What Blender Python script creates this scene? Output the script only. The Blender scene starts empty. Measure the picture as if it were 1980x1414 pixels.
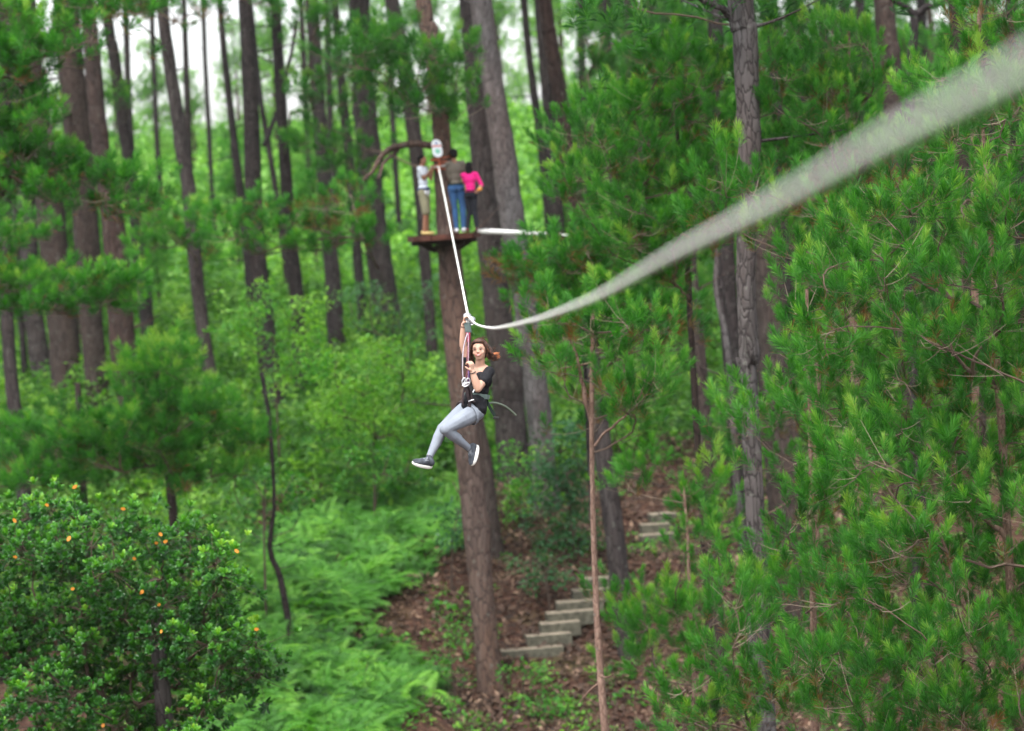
import bpy, bmesh, math
import numpy as np
from mathutils import Vector, Matrix

# ------------------------------------------------------------------ camera, light, exposure
sc = bpy.context.scene
col = sc.collection
PITCH, ROLL, FPX = math.radians(-3.0), math.radians(4.0), 5614.0
fw = np.array([0, math.cos(PITCH), math.sin(PITCH)])
r0 = np.array([1.0, 0, 0]); u0 = np.cross(r0, fw)
RT = math.cos(ROLL) * r0 - math.sin(ROLL) * u0
UP = math.sin(ROLL) * r0 + math.cos(ROLL) * u0
cam = bpy.data.cameras.new("camera"); camo = bpy.data.objects.new("camera", cam); col.objects.link(camo)
m = Matrix.Identity(4)
for i in range(3):
    m[i][0], m[i][1], m[i][2] = RT[i], UP[i], -fw[i]
camo.matrix_world = m
cam.sensor_width = 36; cam.lens = 36 * FPX / 1980
cam.clip_start = 0.05; cam.clip_end = 3000
cam.dof.use_dof = True; cam.dof.focus_distance = 28.0; cam.dof.aperture_fstop = 1.7
sc.camera = camo

w = bpy.data.worlds.new("World"); sc.world = w; w.use_nodes = True
nt = w.node_tree
SUN_EL, SUN_AZ = math.radians(62), math.radians(200)     # azimuth clockwise from +Y
sky = nt.nodes.new('ShaderNodeTexSky'); sky.sky_type = 'NISHITA'; sky.sun_disc = False
sky.sun_elevation = SUN_EL; sky.sun_rotation = SUN_AZ; sky.dust_density = 3.0; sky.air_density = 1.0
hs = nt.nodes.new('ShaderNodeHueSaturation'); hs.inputs['Saturation'].default_value = 0.22
bg = nt.nodes['Background']; bg.inputs['Strength'].default_value = 0.15
nt.links.new(sky.outputs[0], hs.inputs['Color']); nt.links.new(hs.outputs[0], bg.inputs['Color'])
sun = bpy.data.lights.new("sun", 'SUN'); sun.energy = 1.0; sun.angle = math.radians(18); sun.color = (1, .97, .92)
suno = bpy.data.objects.new("sun", sun); col.objects.link(suno)
sd = Vector((math.sin(SUN_AZ) * math.cos(SUN_EL), math.cos(SUN_AZ) * math.cos(SUN_EL), math.sin(SUN_EL)))
suno.rotation_euler = sd.to_track_quat('Z', 'Y').to_euler()
sc.view_settings.view_transform = 'Standard'; sc.view_settings.look = 'None'
sc.view_settings.exposure = 1.70; sc.view_settings.gamma = 1.0
sc.render.engine = 'CYCLES'
cy = sc.cycles
cy.use_denoising = True
try: cy.denoiser = 'OPENIMAGEDENOISE'
except Exception: pass
cy.max_bounces = 6; cy.diffuse_bounces = 4; cy.glossy_bounces = 2; cy.transmission_bounces = 3
cy.caustics_reflective = False; cy.caustics_refractive = False
cy.use_adaptive_sampling = True; cy.adaptive_threshold = 0.02
cy.sample_clamp_indirect = 6

rng = np.random.default_rng(7)
R_ = lambda a, b: float(rng.uniform(a, b))

def PW(px, py, Y):
    """point on the ray of photograph pixel px,py at the given distance Y in front of the viewer"""
    v = fw + (px - 990) / FPX * RT + (707 - py) / FPX * UP
    return v * (Y / v[1])
def to_px(p):
    p = np.atleast_2d(p); d = p @ fw
    d = np.where(d < 1, 1, d)
    return np.stack([990 + FPX * (p @ RT) / d, 707 - FPX * (p @ UP) / d], 1)
def nrm(v):
    v = np.asarray(v, float); return v / (np.linalg.norm(v) + 1e-12)

# ------------------------------------------------------------------ object helpers
class MB:
    """collects vertices and faces (tris and quads) of ONE mesh"""
    def __init__(s): s.V = []; s.F = []; s.T = []; s.n = 0
    def add(s, V, F, tint=0.5, mat=0):
        V = np.asarray(V, np.float32).reshape(-1, 3); F = np.asarray(F, np.int64)
        t = np.broadcast_to(np.asarray(tint, np.float32), (len(V),))
        s.V.append(V); s.T.append(t); s.F.append((F + s.n, mat)); s.n += len(V)
    def mesh(s, name, mats, smooth=False, origin=(0, 0, 0)):
        me = bpy.data.meshes.new(name)
        for m_ in mats: me.materials.append(m_)
        if not s.V: return me
        V = np.concatenate(s.V) - np.asarray(origin, np.float32)
        T = np.concatenate(s.T)
        loops = np.concatenate([f.ravel() for f, _ in s.F])
        tot = np.concatenate([np.full(len(f), f.shape[1]) for f, _ in s.F])
        mi = np.concatenate([np.full(len(f), k) for f, k in s.F])
        me.vertices.add(len(V)); me.vertices.foreach_set('co', V.astype(np.float32).ravel())
        me.loops.add(len(loops)); me.loops.foreach_set('vertex_index', loops.astype(np.int32))
        me.polygons.add(len(tot))
        st = np.concatenate([[0], np.cumsum(tot)[:-1]])
        me.polygons.foreach_set('loop_start', st.astype(np.int32))
        me.polygons.foreach_set('loop_total', tot.astype(np.int32))
        me.polygons.foreach_set('material_index', mi.astype(np.int32))
        me.polygons.foreach_set('use_smooth', np.full(len(tot), smooth))
        a = me.attributes.new('tint', 'FLOAT', 'POINT'); a.data.foreach_set('value', T.astype(np.float32))
        me.update(calc_edges=True)
        return me
    def obj(s, name, mats, parent=None, smooth=False, origin=(0, 0, 0)):
        if not isinstance(mats, (list, tuple)): mats = [mats]
        o = bpy.data.objects.new(name, s.mesh(name, mats, smooth, origin)); col.objects.link(o)
        if parent: o.parent = parent
        else: o.location = origin
        return o
def tag(o, label=None, cat=None, group=None, kind=None):
    if label: o['label'] = label
    if cat: o['category'] = cat
    if group: o['group'] = group
    if kind: o['kind'] = kind
    return o
def empty(name, loc):
    o = bpy.data.objects.new(name, None); col.objects.link(o); o.location = tuple(float(x) for x in loc); o.empty_display_size = .2
    return o

def frames(pts):
    pts = np.asarray(pts, float); n = len(pts)
    t = np.gradient(pts, axis=0); t /= np.linalg.norm(t, axis=1)[:, None] + 1e-12
    a = np.array([1., 0, 0]) if abs(t[0][0]) < .8 else np.array([0, 1., 0])
    A = np.zeros_like(t); B = np.zeros_like(t)
    for i in range(n):
        a = a - t[i] * (a @ t[i]); a /= np.linalg.norm(a); A[i] = a; B[i] = np.cross(t[i], a)
    return t, A, B
def tube(mb, pts, rad, sides=5, tint=0.5, mat=0, cap=True, rough=None, flat=1.0):
    pts = np.asarray(pts, float); n = len(pts)
    rad = np.broadcast_to(np.asarray(rad, float), (n,))
    t, A, B = frames(pts)
    an = np.linspace(0, 2 * math.pi, sides, endpoint=False)
    rr = np.repeat(rad[:, None], sides, 1)
    if rough is not None: rr = rr * rough
    V = pts[:, None] + rr[..., None] * (np.cos(an)[None, :, None] * A[:, None] + flat * np.sin(an)[None, :, None] * B[:, None])
    i = np.arange(n - 1)[:, None] * sides; j = np.arange(sides)[None]; k = (j + 1) % sides
    F = np.stack([i + j, i + k, i + sides + k, i + sides + j], -1).reshape(-1, 4)
    mb.add(V, F, tint, mat)
    if cap:
        for e, q in ((0, 0), (n - 1, (n - 1) * sides)):
            ring = V[e]; c = ring.mean(0)
            Vc = np.vstack([ring, c]); idx = np.arange(sides)
            Fc = np.stack([idx, (idx + 1) % sides, np.full(sides, sides)], 1)
            if e == 0: Fc = Fc[:, ::-1]
            mb.add(Vc, Fc, tint, mat)
def bez(a, b, c, n):
    t = np.linspace(0, 1, n)[:, None]
    return (1 - t) ** 2 * a + 2 * t * (1 - t) * b + t * t * c
def spline(P, n):
    P = np.asarray(P, float)
    if len(P) < 3:
        t = np.linspace(0, 1, n)[:, None]; return P[0] * (1 - t) + P[-1] * t
    Q = np.vstack([2 * P[0] - P[1], P, 2 * P[-1] - P[-2]])
    u = np.linspace(0, len(P) - 1 - 1e-6, n); out = []
    for x in u:
        i = int(x); t = x - i; p0, p1, p2, p3 = Q[i], Q[i + 1], Q[i + 2], Q[i + 3]
        out.append(.5 * ((2 * p1) + (-p0 + p2) * t + (2 * p0 - 5 * p1 + 4 * p2 - p3) * t * t + (-p0 + 3 * p1 - 3 * p2 + p3) * t ** 3))
    return np.array(out)
def box(mb, c, ax, ay, az, tint=.5, mat=0, bev=0.0):
    """box with half-axes ax, ay, az (vectors); bevelled when bev>0"""
    c, ax, ay, az = (np.asarray(v, float) for v in (c, ax, ay, az))
    bm = bmesh.new(); bmesh.ops.create_cube(bm, size=2.0)
    M = Matrix(((ax[0], ay[0], az[0], c[0]), (ax[1], ay[1], az[1], c[1]), (ax[2], ay[2], az[2], c[2]), (0, 0, 0, 1)))
    bm.transform(M)
    if bev > 0: bmesh.ops.bevel(bm, geom=list(bm.edges), offset=bev, segments=2, affect='EDGES', profile=.6)
    bmesh.ops.triangulate(bm, faces=list(bm.faces))
    bmesh.ops.recalc_face_normals(bm, faces=list(bm.faces))
    bm.verts.index_update()
    V = [v.co[:] for v in bm.verts]; F = [[v.index for v in f.verts] for f in bm.faces]; bm.free()
    mb.add(V, F, tint, mat)

# ------------------------------------------------------------------ materials
def mat(name, color=(.5, .5, .5), rough=.6, metal=0, spec=.5):
    m_ = bpy.data.materials.new(name); m_.use_nodes = True
    b = m_.node_tree.nodes['Principled BSDF']
    b.inputs['Base Color'].default_value = (*color, 1); b.inputs['Roughness'].default_value = rough
    b.inputs['Metallic'].default_value = metal; b.inputs['Specular IOR Level'].default_value = spec
    return m_
def N(m_, t, **kw):
    n = m_.node_tree.nodes.new(t)
    for k, v in kw.items(): setattr(n, k, v)
    return n
def L(m_, a, b): m_.node_tree.links.new(a, b)
def ramp(m_, stops):
    n = N(m_, 'ShaderNodeValToRGB'); e = n.color_ramp.elements
    while len(e) < len(stops): e.new(.5)
    for x, (p, c) in zip(e, stops): x.position = p; x.color = (*c, 1)
    return n
def cloth(name, color, scale=60, amt=.25, rough=.85, wr_=1.3):
    m_ = mat(name, color, rough, spec=.25); b = m_.node_tree.nodes['Principled BSDF']
    tc = N(m_, 'ShaderNodeTexCoord'); no = N(m_, 'ShaderNodeTexNoise'); no.inputs['Scale'].default_value = scale * .25; no.inputs['Detail'].default_value = 5
    L(m_, tc.outputs['Object'], no.inputs['Vector'])
    lo = tuple(c * (1 - amt) for c in color); hi = tuple(min(1, c * (1 + amt)) for c in color)
    r = ramp(m_, [(.3, lo), (.7, hi)]); L(m_, no.outputs['Fac'], r.inputs['Fac']); L(m_, r.outputs[0], b.inputs['Base Color'])
    wr = N(m_, 'ShaderNodeTexNoise'); wr.inputs['Scale'].default_value = 7; wr.inputs['Detail'].default_value = 2; wr.inputs['Distortion'].default_value = 2.2; L(m_, tc.outputs['Object'], wr.inputs['Vector'])
    wm = N(m_, 'ShaderNodeMath', operation='MULTIPLY_ADD'); wm.inputs[1].default_value = wr_ if scale < 60 else .0; L(m_, wr.outputs['Fac'], wm.inputs[0]); L(m_, no.outputs['Fac'], wm.inputs[2])
    bp = N(m_, 'ShaderNodeBump'); bp.inputs['Strength'].default_value = .5; bp.inputs['Distance'].default_value = .02
    L(m_, wm.outputs[0], bp.inputs['Height']); L(m_, bp.outputs[0], b.inputs['Normal'])
    return m_
def foliage(name, stops, rough=.5, trans=.35, spec=.3, tcol=(1.3, 1.5, .6), noise=.25, nscale=.9):
    m_ = bpy.data.materials.new(name); m_.use_nodes = True; t = m_.node_tree
    b = t.nodes['Principled BSDF']; out = t.nodes['Material Output']
    at = N(m_, 'ShaderNodeAttribute', attribute_name='tint')
    tc = N(m_, 'ShaderNodeTexCoord'); no = N(m_, 'ShaderNodeTexNoise'); no.inputs['Scale'].default_value = nscale; no.inputs['Detail'].default_value = 3
    L(m_, tc.outputs['Object'], no.inputs['Vector'])
    ma = N(m_, 'ShaderNodeMath', operation='MULTIPLY_ADD'); ma.inputs[1].default_value = noise * 2; ma.inputs[2].default_value = -noise
    L(m_, no.outputs['Fac'], ma.inputs[0])
    ad = N(m_, 'ShaderNodeMath', operation='ADD'); L(m_, ma.outputs[0], ad.inputs[0]); L(m_, at.outputs['Fac'], ad.inputs[1])
    r = ramp(m_, stops); L(m_, ad.outputs[0], r.inputs['Fac']); L(m_, r.outputs[0], b.inputs['Base Color'])
    b.inputs['Roughness'].default_value = rough; b.inputs['Specular IOR Level'].default_value = spec
    tr = N(m_, 'ShaderNodeBsdfTranslucent')
    mx = N(m_, 'ShaderNodeMix', data_type='RGBA', blend_type='MULTIPLY'); mx.inputs[0].default_value = 1
    L(m_, r.outputs[0], mx.inputs[6]); mx.inputs[7].default_value = (*tcol, 1)
    L(m_, mx.outputs[2], tr.inputs['Color'])
    ms = N(m_, 'ShaderNodeMixShader'); ms.inputs[0].default_value = trans
    L(m_, b.outputs[0], ms.inputs[1]); L(m_, tr.outputs[0], ms.inputs[2]); L(m_, ms.outputs[0], out.inputs['Surface'])
    return m_
def bark(name, plate, plate2, fissure, sc_=9.0, patch=(.16, .07, .045), pamt=.45, bump=.6):
    m_ = mat(name, plate, .92, spec=.15); b = m_.node_tree.nodes['Principled BSDF']
    tc = N(m_, 'ShaderNodeTexCoord'); mp = N(m_, 'ShaderNodeMapping'); mp.inputs['Scale'].default_value = (1, 1, .28)
    oi = N(m_, 'ShaderNodeObjectInfo'); L(m_, oi.outputs['Location'], mp.inputs['Location'])
    n0 = N(m_, 'ShaderNodeTexNoise'); n0.inputs['Scale'].default_value = 5; n0.inputs['Detail'].default_value = 6
    L(m_, tc.outputs['Object'], mp.inputs['Vector']); L(m_, mp.outputs[0], n0.inputs['Vector'])
    mxv = N(m_, 'ShaderNodeMix', data_type='RGBA', blend_type='LINEAR_LIGHT'); mxv.inputs[0].default_value = .12
    L(m_, mp.outputs[0], mxv.inputs[6]); L(m_, n0.outputs['Color'], mxv.inputs[7])
    vo = N(m_, 'ShaderNodeTexVoronoi', feature='DISTANCE_TO_EDGE'); vo.inputs['Scale'].default_value = sc_
    L(m_, mxv.outputs[2], vo.inputs['Vector'])
    vc = N(m_, 'ShaderNodeTexVoronoi'); vc.inputs['Scale'].default_value = sc_; L(m_, mxv.outputs[2], vc.inputs['Vector'])
    sx = N(m_, 'ShaderNodeSeparateColor'); L(m_, vc.outputs['Color'], sx.inputs[0])
    pc = ramp(m_, [(.1, plate), (.9, plate2)]); L(m_, sx.outputs[0], pc.inputs['Fac'])
    n1 = N(m_, 'ShaderNodeTexNoise'); n1.inputs['Scale'].default_value = 1.1; n1.inputs['Detail'].default_value = 4
    L(m_, mp.outputs[0], n1.inputs['Vector'])
    pr = ramp(m_, [(.42, (0, 0, 0)), (.66, (pamt,) * 3)]); L(m_, n1.outputs['Fac'], pr.inputs['Fac'])
    m1 = N(m_, 'ShaderNodeMix', data_type='RGBA'); L(m_, pr.outputs[0], m1.inputs[0]); L(m_, pc.outputs[0], m1.inputs[6]); m1.inputs[7].default_value = (*patch, 1)
    fr = ramp(m_, [(.0, (1, 1, 1)), (.09, (0, 0, 0))]); L(m_, vo.outputs['Distance'], fr.inputs['Fac'])
    m2 = N(m_, 'ShaderNodeMix', data_type='RGBA'); L(m_, fr.outputs[0], m2.inputs[0]); L(m_, m1.outputs[2], m2.inputs[6]); m2.inputs[7].default_value = (*fissure, 1)
    # lichen speckle
    n2 = N(m_, 'ShaderNodeTexNoise'); n2.inputs['Scale'].default_value = 14; n2.inputs['Detail'].default_value = 6; L(m_, tc.outputs['Object'], n2.inputs['Vector'])
    lr = ramp(m_, [(.62, (0, 0, 0)), (.70, (.5, .5, .5))]); L(m_, n2.outputs['Fac'], lr.inputs['Fac'])
    m3 = N(m_, 'ShaderNodeMix', data_type='RGBA'); L(m_, lr.outputs[0], m3.inputs[0]); L(m_, m2.outputs[2], m3.inputs[6]); m3.inputs[7].default_value = (.17, .175, .15, 1)
    L(m_, m3.outputs[2], b.inputs['Base Color'])
    mn = N(m_, 'ShaderNodeMath', operation='MINIMUM'); mn.inputs[1].default_value = .18; L(m_, vo.outputs['Distance'], mn.inputs[0])
    ma = N(m_, 'ShaderNodeMath', operation='MULTIPLY_ADD'); ma.inputs[1].default_value = .15; L(m_, n0.outputs['Fac'], ma.inputs[0]); L(m_, mn.outputs[0], ma.inputs[2])
    bp = N(m_, 'ShaderNodeBump'); bp.inputs['Strength'].default_value = bump; bp.inputs['Distance'].default_value = .12
    L(m_, ma.outputs[0], bp.inputs['Height']); L(m_, bp.outputs[0], b.inputs['Normal'])
    return m_

M = {}
M['bark_grey'] = bark('bark_grey', (0.0330, 0.0270, 0.0270), (0.0548, 0.0470, 0.0458), (0.0130, 0.0112, 0.0112), pamt=.35, patch=(.060, .042, .036))
M['bark_dark'] = bark('bark_dark', (0.0212, 0.0177, 0.0183), (0.0345, 0.0286, 0.0286), (0.0092, 0.0080, 0.0080), pamt=.25, patch=(0.0406, 0.0254, 0.0207))
M['bark_brown'] = bark('bark_brown', (0.0371, 0.0279, 0.0246), (0.0531, 0.0412, 0.0365), (0.0178, 0.0136, 0.0127), pamt=.5, patch=(0.0616, 0.0394, 0.0311))
M['bark_red'] = bark('bark_red', (0.0379, 0.0269, 0.0247), (0.0533, 0.0372, 0.0322), (0.0164, 0.0120, 0.0114), pamt=.6, patch=(0.0664, 0.0343, 0.0266))
M['bark_pale'] = bark('bark_pale', (0.0678, 0.0634, 0.0634), (0.1084, 0.1016, 0.1016), (0.0296, 0.0247, 0.0247), pamt=.5, patch=(0.0986, 0.0672, 0.0585), sc_=12)
M['bark_young'] = bark('bark_young', (0.2058, 0.1285, 0.0988), (0.2832, 0.1880, 0.1452), (0.0857, 0.0476, 0.0381), sc_=26, pamt=.5, patch=(0.1203, 0.0774, 0.0595), bump=.3)
M['twig'] = foliage('twig', [(.0, (.045, .030, .024)), (.5, (.11, .075, .055)), (1., (.30, .24, .18))], rough=.8, trans=0.0, noise=.2, nscale=2.0)
G = lambda *s: [(p, c) for p, c in s]
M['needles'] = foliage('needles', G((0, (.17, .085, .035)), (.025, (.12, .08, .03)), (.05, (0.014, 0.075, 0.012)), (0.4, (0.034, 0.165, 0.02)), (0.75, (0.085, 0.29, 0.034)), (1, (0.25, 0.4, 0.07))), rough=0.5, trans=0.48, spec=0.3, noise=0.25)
M['needles_dark'] = foliage('needles_dark', G((0, (0.012, 0.055, 0.014)), (0.45, (0.028, 0.125, 0.02)), (0.8, (0.06, 0.2, 0.028)), (1, (0.14, 0.27, 0.04))), rough=0.55, trans=0.45, noise=0.22)
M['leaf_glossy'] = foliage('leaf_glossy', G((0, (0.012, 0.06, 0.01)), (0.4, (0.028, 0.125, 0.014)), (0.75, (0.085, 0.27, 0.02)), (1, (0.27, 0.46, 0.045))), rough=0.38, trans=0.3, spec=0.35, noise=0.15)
M['leaf_bright'] = foliage('leaf_bright', G((0, (0.018, 0.085, 0.016)), (0.5, (0.07, 0.25, 0.032)), (1, (0.25, 0.46, 0.06))), rough=0.45, trans=0.45, noise=0.35, nscale=1.5)
M['leaf_dark'] = foliage('leaf_dark', G((0, (0.012, 0.05, 0.018)), (0.5, (0.024, 0.095, 0.032)), (1, (0.06, 0.17, 0.05))), rough=0.5, trans=0.3, noise=0.2)
M['leaf_orange'] = mat('leaf_orange', (.75, .28, .04), .5)
M['fern'] = foliage('fern', G((0, (.024, .085, .016)), (.5, (.082, .25, .036)), (1, (.20, .42, .065))), rough=0.55, trans=0.45, noise=0.6, nscale=0.8)
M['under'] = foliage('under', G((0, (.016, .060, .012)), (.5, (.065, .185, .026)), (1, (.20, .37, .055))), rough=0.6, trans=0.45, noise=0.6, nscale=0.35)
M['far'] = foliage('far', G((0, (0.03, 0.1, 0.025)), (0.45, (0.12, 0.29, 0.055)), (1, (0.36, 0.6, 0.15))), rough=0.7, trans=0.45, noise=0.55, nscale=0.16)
M['litter'] = foliage('litter', G((0, (.025, .016, .012)), (.5, (.075, .043, .030)), (1, (.26, .17, .115))), rough=.8, trans=.05, noise=.15)

M['bark_platform'] = bark('bark_platform', (0.0722, 0.0510, 0.0440), (0.1012, 0.0730, 0.0625), (0.0317, 0.0229, 0.0202), pamt=.6, patch=(0.1144, 0.0634, 0.0440))
# ------------------------------------------------------------------ terrain
CTRL = [(955, 1395, 60), (1235, 1362, 61), (700, 1310, 57), (560, 1430, 54), (450, 1270, 56), (600, 1100, 61),
        (850, 1020, 66), (760, 985, 70), (955, 1085, 66), (1055, 1070, 67), (1380, 1110, 64), (1365, 905, 72), (1550, 950, 74),
        (1500, 830, 82), (1720, 1110, 64), (1350, 1420, 57), (1000, 900, 74), (128, 800, 84), (200, 790, 84), (270, 900, 76), (430, 890, 77),
        (530, 820, 82), (650, 700, 96), (745, 640, 102), (1160, 800, 84), (300, 600, 112), (700, 520, 118), (1100, 430, 122),
        (600, 420, 138), (1000, 320, 145), (300, 355, 168), (600, 290, 168), (900, 260, 178), (1600, 620, 102), (1900, 330, 135), (1600, 230, 155), (1250, 260, 150),
        (1030, 1275, 61), (1110, 1218, 62.4), (1160, 1158, 63.6), (1280, 1060, 67.5), (1290, 1022, 68.6), (1150, 1250, 60.5), (900, 1250, 61.5), (1240, 1180, 64), (1096, 1272, 61.1), (1112, 1246, 61.5), (1128, 1224, 61.9), (1156, 1202, 62.3), (1176, 1180, 62.7), (1195, 1156, 63.1),
        (955, 1250, 61.6), (1002, 1215, 62.2), (1025, 1188, 62.8), (1045, 1160, 63.2), (1075, 1135, 63.8), (870, 1150, 63)]
CP = np.array([PW(*c) for c in CTRL])
_py = [-60, 0, 20, 40, 50, 60, 68, 75, 85, 110, 130, 150, 175, 200, 260, 600, 1500]
_ph = [-2, -13, -17, -15, -12.5, -10.3, -7.6, -5.8, -4.6, -3.3, -1, 2.6, 5.6, 6.3, 5, -10, -40]
def base_h(y): return np.interp(y, _py, _ph)
CR = CP[:, 2] - base_h(CP[:, 1])
def _h2(x, y):
    d2 = (x[:, None] - CP[None, :, 0]) ** 2 + ((y[:, None] - CP[None, :, 1]) * .8) ** 2
    s = 4 + CP[None, :, 1] * .10
    wt = 1 / (d2 / s ** 2 + .03) ** 2
    wt0 = .25
    r = (wt * CR[None]).sum(1) / (wt.sum(1) + wt0)
    return base_h(y) + r
def H(x, y):
    x = np.atleast_1d(np.asarray(x, float)).ravel(); y = np.atleast_1d(np.asarray(y, float)).ravel()
    x, y = np.broadcast_arrays(x, y)
    return _h2(x, y) + .10 * np.sin(x * 1.7 + y * .6) * np.sin(y * 1.3 - x * .4) + .05 * np.sin(x * 4.1 + 1) * np.sin(y * 3.7)
def h1(x, y): return float(H(x, y)[0])

def cl(a, b, n, e=1.0):
    return np.linspace(a, b, n)
xs = np.concatenate([-np.geomspace(600, 27, 26), np.linspace(-26, 26, 150), np.geomspace(27, 600, 26)])
ys = np.concatenate([np.linspace(-60, 40, 26), np.linspace(41, 92, 150), np.linspace(93, 200, 90), np.geomspace(204, 900, 30)])
X, Yg = np.meshgrid(xs, ys)
Z = H(X.ravel(), Yg.ravel())
g = MB(); nx, ny = len(xs), len(ys)
i = np.arange(ny - 1)[:, None] * nx + np.arange(nx - 1)[None]
g.add(np.stack([X.ravel(), Yg.ravel(), Z], 1), np.stack([i, i + 1, i + nx + 1, i + nx], -1).reshape(-1, 4))
mg = mat('forest_soil', (.1, .05, .03), .95, spec=.1); b = mg.node_tree.nodes['Principled BSDF']
tc = N(mg, 'ShaderNodeTexCoord')
n1 = N(mg, 'ShaderNodeTexNoise'); n1.inputs['Scale'].default_value = 7; n1.inputs['Detail'].default_value = 8; L(mg, tc.outputs['Object'], n1.inputs['Vector'])
n2 = N(mg, 'ShaderNodeTexNoise'); n2.inputs['Scale'].default_value = .45; n2.inputs['Detail'].default_value = 4; L(mg, tc.outputs['Object'], n2.inputs['Vector'])
ra = ramp(mg, [(.3, (.020, .012, .009)), (.5, (.055, .028, .020)), (.7, (.11, .062, .042))]); L(mg, n1.outputs['Fac'], ra.inputs['Fac'])
rb = ramp(mg, [(.35, (.02, .06, .015)), (.65, (.06, .13, .03))]); L(mg, n1.outputs['Fac'], rb.inputs['Fac'])
sx = N(mg, 'ShaderNodeSeparateXYZ'); L(mg, tc.outputs['Object'], sx.inputs[0])
mr = N(mg, 'ShaderNodeMapRange'); mr.inputs[1].default_value = 74; mr.inputs[2].default_value = 110; L(mg, sx.outputs[1], mr.inputs[0])
nm = N(mg, 'ShaderNodeMath', operation='MULTIPLY_ADD'); nm.inputs[1].default_value = 1.6; nm.inputs[2].default_value = -.85; L(mg, n2.outputs['Fac'], nm.inputs[0])
sm = N(mg, 'ShaderNodeMath', operation='ADD', use_clamp=True); L(mg, nm.outputs[0], sm.inputs[0]); L(mg, mr.outputs[0], sm.inputs[1])
mx = N(mg, 'ShaderNodeMix', data_type='RGBA'); L(mg, sm.outputs[0], mx.inputs[0]); L(mg, ra.outputs[0], mx.inputs[6]); L(mg, rb.outputs[0], mx.inputs[7])
L(mg, mx.outputs[2], b.inputs['Base Color'])
bp = N(mg, 'ShaderNodeBump'); bp.inputs['Strength'].default_value = .8; bp.inputs['Distance'].default_value = .15; L(mg, n1.outputs['Fac'], bp.inputs['Height']); L(mg, bp.outputs[0], b.inputs['Normal'])
tag(g.obj('ground', mg, smooth=True), kind='structure')

# ------------------------------------------------------------------ foliage builders
def rotmats(ax, spin):
    """matrices turning local z to ax (n,3), spun"""
    ax = ax / np.linalg.norm(ax, axis=1)[:, None]
    ref = np.where(np.abs(ax[:, 2:3]) < .9, np.array([[0, 0, 1.]]), np.array([[1., 0, 0]]))
    a = np.cross(ref, ax); a /= np.linalg.norm(a, axis=1)[:, None]; b_ = np.cross(ax, a)
    c, s = np.cos(spin)[:, None], np.sin(spin)[:, None]
    return np.stack([a * c + b_ * s, -a * s + b_ * c, ax], 2)
def stamp(mb, tV, tF, tT, pos, ax, scale, tint, matk=0, spin=None):
    """copies of a small template (tuft, rosette, frond) merged into ONE mesh"""
    n = len(pos)
    if n == 0: return
    spin = rng.uniform(0, 6.28, n) if spin is None else spin
    Rm = rotmats(np.asarray(ax, float), spin)
    V = np.einsum('nij,vj->nvi', Rm, tV) * np.broadcast_to(np.asarray(scale, float), (n,))[:, None, None] + np.asarray(pos)[:, None]
    F = tF[None] + (np.arange(n) * len(tV))[:, None, None]
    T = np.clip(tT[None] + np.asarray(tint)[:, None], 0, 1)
    mb.add(V.reshape(-1, 3), F.reshape(-1, tF.shape[1]), T.ravel(), matk)
def tuft_template(n, length, nl, wd, seed, droop=.25, ang=(25, 75)):
    r = np.random.default_rng(seed)
    t = r.uniform(0, 1, n) ** .8
    az = r.uniform(0, 6.283, n)
    a = np.radians(ang[1] - (ang[1] - ang[0]) * t + r.normal(0, 8, n))
    b0 = np.stack([0 * t, 0 * t, length * t], 1)
    d = np.stack([np.sin(a) * np.cos(az), np.sin(a) * np.sin(az), np.cos(a)], 1)
    ln = nl * r.uniform(.75, 1.1, n)
    side = np.cross(d, r.normal(0, 1, (n, 3))); side /= np.linalg.norm(side, axis=1)[:, None]
    mid = b0 + d * ln[:, None] * .55
    tip = b0 + d * ln[:, None]; tip[:, 2] -= droop * ln * np.sin(a) * r.uniform(.3, 1.2, n)
    V = np.stack([b0 - side * wd * .3, mid - side * wd * .5, tip, mid + side * wd * .5], 1).reshape(-1, 3)
    F = (np.arange(n) * 4)[:, None] + np.arange(4)[None]
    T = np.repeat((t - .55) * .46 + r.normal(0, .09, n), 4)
    return V, F, T
def leaf_quad(base, d, side, ln, wd):
    mid = base + d * ln * .5
    return np.stack([base, mid + side * wd * .5, base + d * ln, mid - side * wd * .5], -2)
def rosette_template(n, ln, wd, seed, rng_ang=(20, 70)):
    r = np.random.default_rng(seed); V = []; T = []
    k = np.arange(n); az = k * 2.4 + r.normal(0, .2, n)
    a = np.radians(np.linspace(rng_ang[0], rng_ang[1], n)) + r.normal(0, .12, n)
    b0 = np.stack([0 * a, 0 * a, ln * .35 * (1 - k / n)], 1)
    d = np.stack([np.sin(a) * np.cos(az), np.sin(a) * np.sin(az), np.cos(a)], 1)
    side = np.stack([-np.sin(az), np.cos(az), 0 * az], 1)
    l_ = ln * r.uniform(.75, 1.1, n)[:, None]; up = np.cross(side, d)
    m1 = b0 + d * l_ * .35; m2 = b0 + d * l_ * .72; tip = b0 + d * l_ - up * l_ * .0
    V = np.stack([b0, m1 + side * wd * .42, m2 + side * wd * .5, tip - np.array([0, 0, 1]) * l_ * .08, m2 - side * wd * .5, m1 - side * wd * .42, m1 - up * wd * .12, m2 - up * wd * .12], 1)
    idx = np.array([[0, 1, 6, 6], [0, 6, 5, 5], [1, 2, 7, 6], [6, 7, 4, 5], [2, 3, 7, 7], [7, 3, 4, 4]])
    F = np.concatenate([(np.array([[0, 1, 6], [0, 6, 5], [1, 2, 7], [1, 7, 6], [6, 7, 4], [6, 4, 5], [2, 3, 7], [7, 3, 4]])) + 8 * j for j in range(n)])
    T = np.repeat(.22 - .5 * k / n + r.normal(0, .05, n), 8)
    return V.reshape(-1, 3), F, T
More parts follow.
